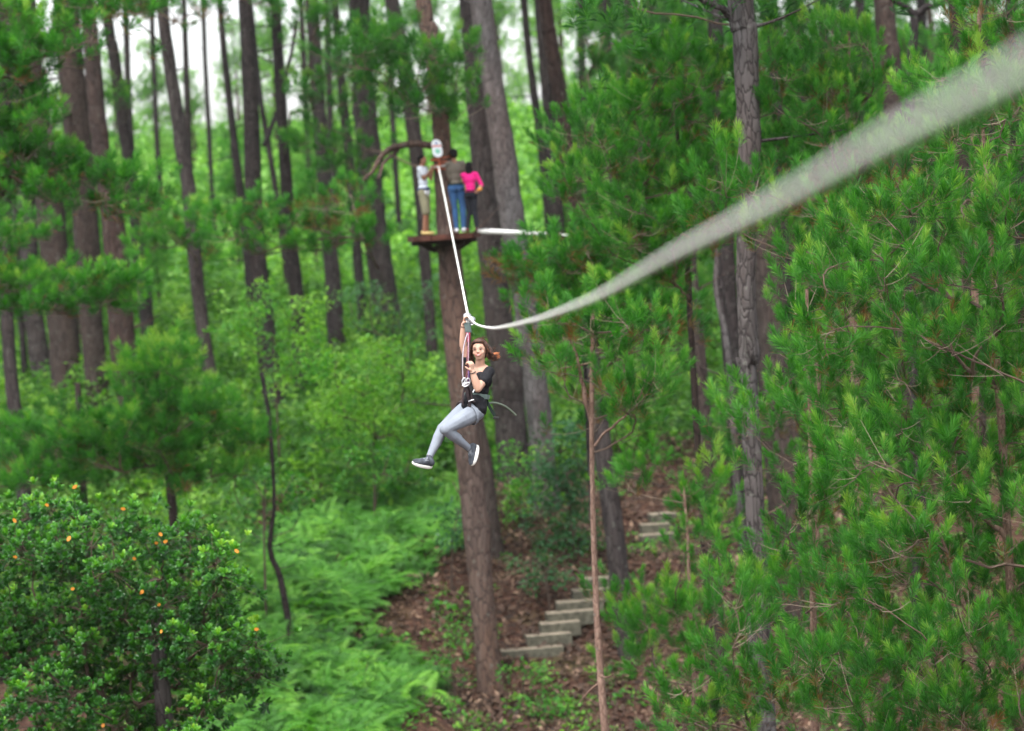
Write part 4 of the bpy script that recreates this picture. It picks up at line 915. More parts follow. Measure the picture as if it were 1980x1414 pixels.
def hand(wrist, d, pn, s=1.0, curl=.5, thumb_side=1, tdir=None):
    """palm + four unequal curled fingers + a thumb from the side; d = pointing direction, pn = palm normal"""
    d, pn = nrm(d), nrm(pn); sd_ = nrm(np.cross(d, pn)); pn = nrm(np.cross(sd_, d)); out = []
    W = .030 * s
    for q in np.linspace(-1, 1, 4): out += caps(wrist + sd_ * q * W * .6 + d * .01, wrist + d * .075 * s + sd_ * q * W, .014 * s, .0125 * s, 6, flat=(pn, .95))
    for k, (q, ln) in enumerate(zip((-1, -.35, .33, 1), (.062, .076, .080, .070))):
        b = wrist + d * .078 * s + sd_ * q * W * 1.05; dd = d.copy(); a = 0; pts = [b]
        for f, seg in enumerate((.45, .32, .23)):
            a += curl * (1.0 + .15 * f) * (1 + .06 * k); dd = d * math.cos(a) + pn * math.sin(a); pts.append(pts[-1] + dd * ln * seg * s)
        out += chain_(pts, [.0092 * s, .0086 * s, .0078 * s, .0066 * s], n=4)
    b = wrist + d * .02 * s + sd_ * W * thumb_side * 1.0; td = nrm(d * .6 + sd_ * thumb_side * .8 + pn * .45) if tdir is None else nrm(tdir)
    out += chain_([b, b + td * .036 * s, b + td * .03 * s + nrm(td + d * .6 + pn * .5) * .034 * s], [.0125 * s, .0105 * s, .008 * s], n=4)
    return out
def head_prims(c, f, u, s, k=1.0, female=True):
    """c head centre, f face forward, u up, s to the person's left"""
    A = lambda a, b_, h: np.stack([s * a, f * b_, u * h], 1) * k
    P_ = [(c + u * .022 * k, A(.073, .090, .085)), (c - u * .028 * k + f * .018 * k, A(.062, .068, .068)), (c - u * .068 * k + f * .038 * k, A(.036, .036, .032)),
          (c - u * .010 * k + f * .045 * k, A(.058, .038, .055))]
    for q in (-1, 1):
        P_.append((c - u * .020 * k + f * .056 * k + s * q * .036 * k, A(.026, .022, .025)))       # cheeks
        P_.append((c + u * .030 * k + f * .074 * k + s * q * .026 * k, A(.024, .012, .010)))       # brow
        P_.append((c - u * .004 * k + s * q * .076 * k - f * .005 * k, A(.008, .016, .028)))        # ear
    P_ += caps(c + u * .014 * k + f * .080 * k, c - u * .014 * k + f * .094 * k, .0065 * k, .0095 * k, 6)   # nose
    for q in (-1, 1): P_.append((c - u * .017 * k + f * .087 * k + s * q * .010 * k, A(.0075, .009, .0065)))
    P_ += caps(c - u * .044 * k + f * .078 * k - s * .018 * k, c - u * .044 * k + f * .078 * k + s * .018 * k, .0085 * k, .0085 * k, 6)  # mouth ridge
    return P_
eye_w = mat('eye_white', (.26, .24, .23), .4); eye_d = mat('eye_dark', (.02, .013, .01), .2); lip_m = mat('lips', (.50, .15, .13), .5); brow_m = mat('brow', (.045, .028, .02), .8); teeth_m = mat('teeth', (.75, .72, .68), .35)
def face_parts(body, org, c, f, u, s, k=1.0, smile=True):
    A = lambda a, b_, h: np.stack([s * a, f * b_, u * h], 1) * k
    for q in (-1, 1):
        e_ = c + u * .010 * k + f * .0795 * k + s * q * .030 * k
        mb = MB(); mb.add(ICV @ A(.0115, .006, .0040).T + e_, ICF); ey = mb.obj('eye', eye_w, body, smooth=True)
        mb = MB(); mb.add(ICV @ A(.0074, .0055, .0048).T + e_ + f * .004 * k, ICF); mb.obj('iris', eye_d, ey, smooth=True)
        mb = MB(); tube(mb, [e_ + u * .0062 * k - s * q * .014 * k + f * .003 * k, e_ + u * .0092 * k + f * .006 * k, e_ + u * .0052 * k + s * q * .015 * k + f * .001 * k], .0013 * k, 5); mb.obj('eyelid', brow_m, ey, smooth=True)
        mb = MB(); tube(mb, spline([e_ + u * .022 * k - s * q * .013 * k + f * .010 * k, e_ + u * .0265 * k + s * q * .003 * k + f * .009 * k, e_ + u * .020 * k + s * q * .020 * k + f * .001 * k], 7), [.0015 * k, .0022 * k, .0025 * k, .0025 * k, .0022 * k, .0018 * k, .001 * k], 5); mb.obj('eyebrow', brow_m, body, smooth=True)
    mb = MB(); n_ = 9; t_ = np.linspace(-1, 1, n_)
    for dz, sg in ((.0042, 1), (-.0062, -1)):
        tube(mb, [c - u * (.046 - .008 * x * x) * k + u * dz * k * (1 - x * x * .8) + f * (.0885 - .010 * x * x) * k + s * x * .030 * k for x in t_], (.0044 * (1 - .75 * np.abs(t_) ** 2) + .0006) * k, 6)
    mb.obj('lips', lip_m, body, smooth=True)
    if smile:
        mb = MB(); tube(mb, [c - u * (.0462 - .008 * x * x) * k + f * (.0895 - .010 * x * x) * k + s * x * .023 * k for x in t_], (.0048 * (1 - .8 * np.abs(t_) ** 2)) * k, 6); mb.obj('teeth', teeth_m, body, smooth=True)

def flatten_children(body, org):
    """parts were built in world coordinates: bring them to the body's space"""
    for ch in list(body.children_recursive):
        pass
def skinmat(name, c):
    m_ = cloth(name, c, 61, .05, .5); m_.node_tree.nodes['Bump'].inputs['Strength'].default_value = .08; b_ = m_.node_tree.nodes['Principled BSDF']; b_.inputs['Subsurface Weight'].default_value = .15; b_.inputs['Subsurface Radius'].default_value = (.02, .008, .005); b_.inputs['Subsurface Scale'].default_value = .5
    return m_
# helper: parts inside people are built with origin=org
_obj = MB.obj
class WMB(MB): pass

# ---- the rider -----------------------------------------------------------
def RJ(px, py, dy=0.): return PW(px, py, 28.0 + dy)
org = RJ(915, 786)
skin = skinmat('skin_rider', (.55, .335, .245))
Lsh, Rsh = RJ(946, 719, -.10), RJ(911, 712, .11)
neck0 = RJ(929, 709, .0); headc = RJ(927.5, 679, -.045)
pel = RJ(914, 788, 0.); Lhip, Rhip = RJ(919.5, 797, -.085), RJ(905, 789, .07)
Lkn, Rkn = RJ(860.5, 830, -.30), RJ(856, 829, -.13); Lan, Ran = RJ(908, 868, -.07), RJ(830, 884, -.25)
Lel, Lwr = RJ(924, 752, -.22), RJ(913, 719, -.24); Rel, Rwr = RJ(895.5, 668, .06), RJ(896.5, 627, .01)
waist = RJ(925, 757, .0); chest = RJ(930, 728, 0)
side = nrm(Lsh - Rsh); spine = nrm(neck0 - pel); fr = nrm(np.cross(spine, side)); fr = fr if fr[1] < 0 else -fr
hs_ = nrm(Lhip - Rhip); hf = nrm(np.cross(spine, hs_)); hf = hf if hf[1] < 0 else -hf
# head frame: looks to the viewer, a little down
hu = nrm(np.array([-.02, .12, 1.])); hf_ = nrm(np.array([-.20, -1, -.10])); hf_ = nrm(hf_ - hu * (hf_ @ hu)); hsd = nrm(np.cross(hf_, hu)); hsd = hsd if hsd[0] > 0 else -hsd
def ell(c, a, b_, h, S=None, Fv=None, U=None): return (np.asarray(c, float), np.stack([(side if S is None else S) * a, (fr if Fv is None else Fv) * b_, (spine if U is None else U) * h], 1))
body = head_prims(headc, hf_, hu, hsd, .93)
body += caps(neck0 - spine * .03, headc - hu * .055, .050, .046, 8)
body += caps(Lsh, neck0 - spine * .02, .045, .042, 8) + caps(Rsh, neck0 - spine * .02, .045, .042, 8)
body += [ell(chest + spine * .015, .130, .088, .115), ell(neck0 - spine * .03, .085, .06, .05), ell(waist, .11, .08, .11), ell(pel, .135, .10, .10, hs_, hf)]
body += caps(Lsh, Lel, .044, .037, bulge=.003) + caps(Lel, Lwr, .038, .024, bulge=.006)
body += caps(Rsh, Rel, .044, .036, bulge=.003) + caps(Rel, Rwr, .037, .024, bulge=.006)
body += caps(Lhip, Lkn, .07, .045) + caps(Lkn, Lan, .045, .032) + caps(Rhip, Rkn, .07, .045) + caps(Rkn, Ran, .045, .032)
# left hand near the chin holding the strap; right hand gripping the trolley from behind
body += hand(Lwr, nrm(RJ(911, 694, -.25) - Lwr), nrm(np.array([.1, .4, .1]) + np.array([-.7, 0, 0])), .95, curl=.75, thumb_side=1)
body += hand(Rwr, nrm(RJ(900, 609, -.02) - Rwr), nrm(np.array([.9, -.25, .1])), .95, curl=.8, thumb_side=-1)
bo = blob('person', body, skin, None, org, voxel=.0055, smooth=3)
tag(bo, "woman in black t-shirt and light grey leggings hanging from the cable trolley", 'person')
import types
def sub(mb, name, m_, parent=bo, o_=None, smooth=True): return mb.obj(name, m_, parent, smooth=smooth, origin=org if o_ is None else o_)
# face
_save = MB.obj
def _objorg(s, name, mats, parent=None, smooth=False, origin=None):
    return _save(s, name, mats, parent, smooth, CUR if origin is None else origin)
CUR = org; MB.obj = _objorg
face_parts(bo, org, headc, hf_, hu, hsd, .93)
MB.obj = _save
# hair
hair_m = mat('hair_brown', (.045, .022, .014), .45, spec=.4); hb_ = hair_m.node_tree.nodes['Principled BSDF']
tcn = N(hair_m, 'ShaderNodeTexCoord'); hn = N(hair_m, 'ShaderNodeTexNoise'); hn.inputs['Scale'].default_value = 45; hn.inputs['Detail'].default_value = 4; L(hair_m, tcn.outputs['Object'], hn.inputs['Vector'])
hr = ramp(hair_m, [(.35, (.016, .008, .006)), (.55, (.065, .028, .017)), (.75, (.22, .085, .04))]); L(hair_m, hn.outputs['Fac'], hr.inputs['Fac']); L(hair_m, hr.outputs[0], hb_.inputs['Base Color'])
hair_o = mat('hair_orange_tip', (.50, .17, .06), .5)
HA = lambda a, b_, h: np.stack([hsd * a, hf_ * b_, hu * h], 1)
hp = lambda a, b_, h: headc + hsd * a + hf_ * b_ + hu * h
hair = [(hp(0, -.026, .046), HA(.083, .086, .078)), (hp(0, -.055, .0), HA(.080, .060, .085)), (hp(.010, .036, .088), HA(.058, .042, .022)), (hp(.0, .0, .10), HA(.058, .06, .022))]
hair += chain_([hp(.050, .030, .085), hp(.076, .022, .045), hp(.082, .004, .0), hp(.082, -.012, -.055), hp(.085, -.02, -.085)], [.020, .022, .024, .024, .014], n=8)
hair += chain_([hp(.07, -.03, .03), hp(.095, -.03, -.02), hp(.115, -.03, -.06), hp(.135, -.03, -.075)], [.036, .034, .026, .012], n=8)
hair += chain_([hp(-.05, .03, .078), hp(-.074, .018, .035), hp(-.080, .0, -.01), hp(-.082, -.015, -.06)], [.014, .015, .014, .008], n=8)
ho = blob('hair', hair, hair_m, bo, org, voxel=.005, smooth=10)
mb = MB(); mbo = MB()
for _ in range(720):
    q = 1 if R_(0, 1) < .72 else -1; b_ = R_(-.085, .058); lf_ = R_(.96, 1.05)
    fz = math.sqrt(max(.12, 1 - ((b_ + .02) / .10) ** 2))
    r_ = [hp(.012 + R_(-.01, .01), b_, .035 + .090 * fz * lf_), hp(q * .055 * lf_, b_ - .004, .030 + .076 * fz), hp(q * .086 * lf_ * (.65 + .35 * fz), b_ - .012, .035), hp(q * .092 * lf_, b_ - .02, -.012)]
    if q > 0: r_ += [hp(.098 + R_(.0, .035), b_ * .6 - .03, -.052 + R_(-.012, .012)), hp(.105 + R_(0, .065), b_ * .5 - .035, -.075 + R_(-.035, .03))]
    else: r_ += [hp(-.090 + R_(-.012, .006), b_ * .7 - .02, -.045), hp(-.082 + R_(-.02, .015), b_ * .6 - .02, -.080 + R_(-.02, .02))]
    tube(mb, spline(r_, 10), np.linspace(.0024, .0012, 10), 3, cap=False)
for _ in range(34):       # loose wisps lifted by the wind
    a = R_(.6, 2.6); st = hp(.07 * math.cos(a), R_(-.04, .04), .055 + .06 * abs(math.sin(a)) ** .5)
    en = st + hu * R_(.008, .035) + hsd * R_(.01, .07)
    tube(mb, bez(st, (st + en) / 2 + hu * .012, en, 5), [.0012, .0011, .001, .0009, .0006], 3, cap=False)
for _ in range(26):
    st = hp(R_(.10, .125), R_(-.05, -.01), R_(-.03, .02)); en = st + hsd * R_(.02, .05) + hu * R_(-.01, .045)
    tube(mb, bez(st, (st + en) / 2 + hsd * .01, en, 5), [.0015, .0014, .0012, .001, .0006], 3, cap=False)
sub(mb, 'loose_strands', hair_m, ho)
for _ in range(90):
    st = hp(R_(.11, .14), R_(-.05, -.01), R_(-.06, -.03)); en = hp(R_(.155, .19), R_(-.05, -.01), R_(-.095, -.03))
    tube(mbo, bez(st, (st + en) / 2 + hu * R_(.0, .025), en, 6), [.002, .0022, .0022, .002, .0016, .0008], 3, cap=False)
sub(mbo, 'orange_hair_tip', hair_o, ho)
# t-shirt
shirt_m = cloth('black_jersey', (.014, .014, .017), 50, .35)
sh = [ell(chest - spine * .03, .150, .098, .105), ell(waist + spine * .02, .122, .092, .12), ell((waist + pel) / 2, .132, .098, .10), ell(pel + spine * .02 + hf * .0, .148, .112, .075, hs_, hf)]
sh += [ell(chest + fr * .05 + side * .055 - spine * .0, .055, .05, .055), ell(chest + fr * .05 - side * .055, .055, .05, .055)]
sh += caps(Lsh + side * .0, Lsh + (Lel - Lsh) * .52, .056, .053, 8) + caps(Rsh, Rsh + (Rel - Rsh) * .45, .054, .050, 8)
sh += caps(Lsh, neck0 + side * .085 - spine * .05, .052, .036, 6) + caps(Rsh, neck0 - side * .085 - spine * .05, .050, .034, 6)
sh += caps(neck0 - fr * .07 - spine * .055 - side * .05, neck0 - fr * .07 - spine * .055 + side * .05, .03, .03, 6)
# hanging front and back panels of the shirt
sh += caps(RJ(908, 764, -.08), RJ(898, 784, -.10), .050, .034, 8) + caps(RJ(922, 775, -.10), RJ(930, 793, -.09), .072, .050, 8) + caps(RJ(908, 775, -.06), RJ(922, 782, -.08), .06, .07, 6) + caps(RJ(926, 780, .06), RJ(932, 797, .04), .06, .045, 6) + caps(RJ(925, 772, -.03), RJ(928.5, 788, -.03), .085, .072, 9) + caps(RJ(928.5, 788, -.03), RJ(931, 797, -.03), .072, .040, 6) + caps(RJ(925, 776, -.08), RJ(928, 789, -.095), .080, .074, 8) + caps(RJ(928, 789, -.095), RJ(929, 797, -.08), .072, .045, 5)
so = blob('t_shirt', sh, shirt_m, bo, org, voxel=.0065, smooth=3)
# leggings
leg_m = cloth('grey_leggings', (.22, .245, .285), 26, .10, .8, .5)
lg = [ell(pel - spine * .03, .130, .100, .080, hs_, hf), ell(RJ(921, 799, -.0), .075, .075, .075, hs_, hf)]
def legm(h, k_, a):
    m1 = h + (k_ - h) * .35
    o_ = caps(h, m1, .092, .086, 9) + caps(m1, k_, .086, .056, 14) + [sph(k_, .058)]
    d = a - k_; back = nrm(np.cross(np.cross(k_ - h, d), d)); 
    back = -back if back @ (h - k_) < 0 else back
    o_ += caps(k_, k_ + d * .33, .055, .056, 9) + caps(k_ + d * .33, k_ + d * .95, .054, .034, 14) + caps(k_ + d * .15 + back * .012, k_ + d * .5 + back * .012, .045, .044, 8)
    return o_
lg += legm(Lhip, Lkn, Lan) + legm(Rhip, Rkn, Ran)
lo_ = blob('leggings', lg, leg_m, bo, org, voxel=.007, smooth=3)
lin = mat('white_piping', (.62, .66, .72), .6)
# shoes
sh_m = cloth('shoe_dark_mesh', (.055, .062, .075), 120, .45); sole_m = mat('sole_white', (.78, .77, .72), .5); sole_t = mat('sole_tan', (.38, .28, .16), .6); lace_m = mat('lace', (.28, .30, .33), .7)
def shoe(heel, toe, up_, ank, k=1.0):
    f_ = nrm(toe - heel); up_ = nrm(up_ - f_ * (up_ @ f_)); s_ = nrm(np.cross(f_, up_)); Ls = np.linalg.norm(toe - heel)
    at = lambda x, y, z: heel + f_ * Ls * x + s_ * y + up_ * z
    E_ = lambda a, b_, h: np.stack([s_ * a, f_ * b_, up_ * h], 1)
    pr = [(at(.12, 0, .045), E_(.036, .038, .040)), (at(.30, 0, .046), E_(.038, .05, .042)), (at(.52, 0, .038), E_(.042, .05, .034)), (at(.72, .003, .028), E_(.046, .045, .026)), (at(.88, .002, .022), E_(.036, .032, .020))]
    pr += caps(at(.17, 0, .055), ank, .036, .034, 5)
    up1 = blob('shoe', pr, sh_m, bo, org, voxel=.005, smooth=9)
    mb = MB(); an = np.linspace(0, 6.283, 29)[:-1]; nb = len(an)
    wv = lambda c: .036 + .010 * np.clip(c * .5 + .5, 0, 1)
    rings = []
    for z, g in ((-.014, .94), (-.004, 1.04), (.014, 1.03), (.018, .9)):
        rings.append(np.array([at(.5 + .515 * g * math.cos(a), wv(math.cos(a)) * g * math.sin(a) * (1 if abs(math.cos(a)) < .9 else .95), z + .010 * max(0, math.cos(a) - .6)) for a in an]))
    V = np.vstack(rings + [rings[0].mean(0)[None], rings[-1].mean(0)[None]]); F = []
    for r in range(3):
        for i_ in range(nb): F.append([r * nb + i_, r * nb + (i_ + 1) % nb, (r + 1) * nb + (i_ + 1) % nb, (r + 1) * nb + i_])
    mb.add(V, np.array(F)); t1 = np.array([[i_, (i_ + 1) % nb, 4 * nb] for i_ in range(nb)]); t2 = np.array([[3 * nb + i_, 3 * nb + (i_ + 1) % nb, 4 * nb + 1] for i_ in range(nb)])
    mb.add(V, t2); mb.add(V, t1, .5, 1)
    mb.obj('sole', [sole_m, sole_t], up1, smooth=True, origin=org)
    lm_ = MB()
    for x in np.linspace(.38, .62, 5): tube(lm_, [at(x - .02, -.030, .068 - (x - .38) * .06), at(x, 0, .090 - (x - .36) * .10), at(x + .02, .030, .068 - (x - .38) * .06)], .0028, 4)
    lm_.obj('laces', lace_m, up1, smooth=True, origin=org)
shoe(RJ(834.5, 904, -.27), RJ(797.5, 895.5, -.35), np.array([.25, -.35, 1]), Ran)
shoe(RJ(923.5, 862, -.04), RJ(914, 900, -.10), np.array([-1, -.55, .2]), Lan)
# bracelets
for c_, d_, m__, r_ in ((Lwr + (Lel - Lwr) * .06, Lel - Lwr, mat('bracelet_black', (.01, .01, .012), .5), .030), (Rwr + (Rel - Rwr) * .10, Rel - Rwr, mat('bracelet_brown', (.10, .045, .03), .6), .029)):
    mb = MB(); d_ = nrm(d_); a_ = nrm(np.cross(d_, [0, 0, 1.])); b_ = np.cross(d_, a_)
    tube(mb, [c_ + r_ * (a_ * math.cos(t) + b_ * math.sin(t)) for t in np.linspace(0, 6.283, 20)], .0045, 6, cap=False); sub(mb, 'bracelet', m__)
# harness (worn)
web_g = cloth('webbing_grey_green', (.13, .18, .165), 90, .2); web_b = cloth('webbing_brown_black', (.045, .032, .034), 90, .3); web_k = cloth('webbing_green_black', (.018, .032, .026), 90, .3); metal = mat('steel', (.62, .62, .64), .28, .9)
he_ = MB()
def band(mb, pts, wd, th, wdir, n=24, mk=0):
    """flat strap along pts; wdir = direction of its width"""
    Q_ = spline(pts, n); t, _, _ = frames(Q_); V = []
    for q, tt in zip(Q_, t):
        w_ = nrm(wdir(q) if callable(wdir) else wdir); w_ = nrm(w_ - tt * (w_ @ tt)); nn = np.cross(tt, w_)
        V += [q - w_ * wd / 2 - nn * th / 2, q + w_ * wd / 2 - nn * th / 2, q + w_ * wd / 2 + nn * th / 2, q - w_ * wd / 2 + nn * th / 2]
    F = [[4 * i_ + k, 4 * i_ + (k + 1) % 4, 4 * i_ + 4 + (k + 1) % 4, 4 * i_ + 4 + k] for i_ in range(n - 1) for k in range(4)] + [[3, 2, 1, 0], [4 * n - 4, 4 * n - 3, 4 * n - 2, 4 * n - 1]]
    mb.add(V, np.array(F), .5, mk)
wc = RJ(921, 766, .0)
ringw = [wc + side * .142 * math.cos(a) + fr * .112 * math.sin(a) + spine * (.012 * math.cos(a)) for a in np.linspace(0, 6.283, 25)]
band(he_, ringw, .045, .008, spine, 60); hb2 = sub(he_, 'harness_belt', web_g, smooth=False)
for (hp_, kn_, tw) in ((Lhip, Lkn, 1), (Rhip, Rkn, -1)):
    d_ = nrm(kn_ - hp_); c_ = hp_ + d_ * .05 ; a_ = nrm(np.cross(d_, [0, 0, 1.])); b_ = np.cross(d_, a_); mb = MB()
    band(mb, [c_ + .101 * (a_ * math.cos(t) + b_ * math.sin(t)) + d_ * .012 * math.sin(t) for t in np.linspace(0, 6.283, 25)], .03, .006, d_, 50); sub(mb, 'leg_loop', leg_m if tw > 0 else web_b, smooth=False)
bel = RJ(902, 745, -.2)
mb = MB(); band(mb, [bel, RJ(904, 762, -.21), RJ(908, 779, -.17), RJ(906, 792, -.13)], .04, .007, side, 20); band(mb, [bel, RJ(909, 757, -.21), RJ(913, 776, -.20), RJ(918, 776, -.18)], .034, .007, side, 20)
band(mb, [bel + np.array([-.01, 0, 0]), RJ(896, 762, -.16), RJ(895, 778, -.14), RJ(897, 792, -.10)], .022, .006, side, 18); sub(mb, 'front_webbing', web_b, smooth=False)
mb = MB(); tube(mb, spline([RJ(906, 776.5, -.235), RJ(911, 774.5, -.245), RJ(916.5, 773, -.24)], 8), .0065, 6); tube(mb, spline([RJ(917, 754, -.24), RJ(914.5, 759, -.25)], 4), .006, 6); sub(mb, 'buckle', metal)
mb = MB(); band(mb, [RJ(937, 764, .02), RJ(942, 778, .0), RJ(950, 793, -.03), RJ(957, 804, -.03)], .030, .007, np.array([1, 0, .4]), 20); ts = sub(mb, 'strap_tail', web_k, smooth=False)
mb = MB(); box(mb, RJ(959, 808.5, -.03), np.array([.026, 0, -.004]), np.array([0, .012, 0]), np.array([.003, 0, .013]), bev=.004); sub(mb, 'strap_end', mat('strap_end_black', (.01, .01, .01), .5), ts)
mb = MB(); tube(mb, spline([RJ(934, 788, .1), RJ(944, 781, .2), RJ(957, 779.5, .3), RJ(974, 785, .4), RJ(986, 793, .45), RJ(997, 803, .5)], 22), .012, 8); sub(mb, 'rope_tail', cloth('rope_tail_pale', (.13, .16, .12), 60, .2))
mb = MB(); band(mb, [RJ(918, 806, -.12), RJ(924, 804, -.10), RJ(932, 799, -.05)], .022, .01, np.array([.2, 0, 1]), 12); sub(mb, 'seat_buckle_strap', web_k, smooth=False)

# ---- trolley and lanyards ---------------------------------------------------
tc0 = RJ(907, 617); te = empty('zipline_trolley', tc0); tag(te, "silver pulley trolley with grey block and pink white lanyards above the rider", 'trolley')
def tsub(mb, name, m_, smooth=True): return mb.obj(name, m_, te, smooth=smooth, origin=tc0)
cdir = nrm(RJ(921, 627, -1.5) - RJ(905, 611, 0)); cperp = nrm(np.cross(cdir, [1, 0, 0.])); 
for k, (px, py, dy) in enumerate(((903.5, 612, .03), (911.5, 619, -.03))):
    c_ = RJ(px, py, dy); mb = MB(); ax_ = nrm(np.array([.55, -.8, 0])); 
    nrm_w = nrm(np.array([-.35, -.9, .1]))
    tube(mb, [c_ - nrm_w * .022, c_ - nrm_w * .016, c_ - nrm_w * .005, c_ + nrm_w * .005, c_ + nrm_w * .016, c_ + nrm_w * .022], [.022, .037, .028, .028, .037, .022], 20); w_ = tsub(mb, 'wheel', metal)
    mb = MB(); tube(mb, [c_ - nrm_w * .034, c_ + nrm_w * .034], .009, 10); mb.obj('axle', steel_dk, w_, smooth=True, origin=tc0)
mb = MB()
for s_ in (-1, 1):
    o_ = nrm(np.array([-.35, -.9, .1])) * .03 * s_
    a_, b_ = RJ(902.5, 611.5, .03) + o_, RJ(912, 619.5, -.03) + o_; cc = RJ(906, 628, 0) + o_
    tube(mb, [a_, b_], .014, 8); tube(mb, [a_, cc], .012, 8); tube(mb, [b_, cc], .012, 8)
tsub(mb, 'side_plates', mat('plate_silver', (.55, .57, .56), .35, .6))
mb = MB(); tube(mb, spline([RJ(912, 617, -.05), RJ(916.5, 622, -.05), RJ(914, 628, -.05), RJ(908.5, 627, -.05), RJ(907, 621, -.05)], 16), .006, 6); tsub(mb, 'carabiner', metal)
mb = MB(); box(mb, RJ(904.7, 633.5, -.04), np.array([.031, 0, -.001]), np.array([0, .02, 0]), np.array([-.003, 0, .050]), bev=.007); blk = tsub(mb, 'handle_block', cloth('block_grey', (.10, .135, .13), 60, .25))
pk = cloth('lanyard_pink_white', (.30, .19, .23), 200, .35, .7); pv = cloth('lanyard_violet', (.16, .09, .22), 120, .3); pr_ = cloth('lanyard_red', (.25, .03, .06), 100, .3); lw = cloth('lanyard_white', (.42, .37, .41), 120, .15)
def strap(name, pts, r, m_): mb = MB(); tube(mb, spline(pts, 30), r, 7); return tsub(mb, name, m_)
top_ = RJ(904, 644, -.06)
strap('lanyard', [top_, RJ(899, 660, -.12), RJ(895.5, 680, -.18), RJ(894.5, 705, -.21), RJ(895, 725, -.22), RJ(896.5, 736, -.22)], .0055, lw)
strap('lanyard', [RJ(905, 644, -.07), RJ(906, 668, -.16), RJ(905.5, 700, -.21), RJ(905, 735, -.22)], .0062, pk)
strap('lanyard', [RJ(902, 645, -.05), RJ(899, 662, -.10), RJ(893.5, 690, -.17), RJ(893, 715, -.19), RJ(897, 738, -.21)], .006, web_b)
strap('lanyard', [RJ(906, 660, -.12), RJ(903, 690, -.2), RJ(903.5, 715, -.22), RJ(899, 737, -.22)], .0055, cloth('lanyard_maroon', (.20, .07, .08), 100, .3))
strap('lanyard', [RJ(907, 715, -.22), RJ(906.5, 726, -.22), RJ(906, 738, -.22)], .009, pv)
strap('lanyard', [RJ(902.5, 643, -.05), RJ(903.5, 652, -.07), RJ(905, 662, -.1)], .010, pr_)
strap('lanyard', [RJ(908, 643, -.05), RJ(907.5, 652, -.07), RJ(906, 662, -.1)], .010, pr_)
strap('cord_end', [RJ(901, 662, -.11), RJ(899, 676, -.14), RJ(898.5, 690, -.16)], .006, cloth('cord_tan', (.45, .25, .20), 90, .2))
def biner(c_, ax, up_, hl=.034, hw=.017, r=.0052):
    mb = MB(); an = np.linspace(0, 6.283, 21); tube(mb, [c_ + up_ * hl * math.sin(a) + ax * hw * math.cos(a) * (1 + .25 * math.sin(a)) for a in an], r, 6, cap=False); return tsub(mb, 'carabiner', metal)
biner(RJ(896.5, 737, -.23), nrm(np.array([1., .2, .3])), nrm(np.array([.3, 0, 1])), .030, .016, .007); biner(RJ(899, 743, -.24), nrm(np.array([1, 0, 0.])), nrm(np.array([.9, 0, .5])), .028, .014, .006)
biner(RJ(905, 739, -.24), nrm(np.array([1, .1, -.6])), nrm(np.array([.25, 0, 1])), .036, .018, .006); biner(RJ(902, 744, -.25), nrm(np.array([0, 0, 1.])), nrm(np.array([1, 0, .45])), .032, .013, .006)

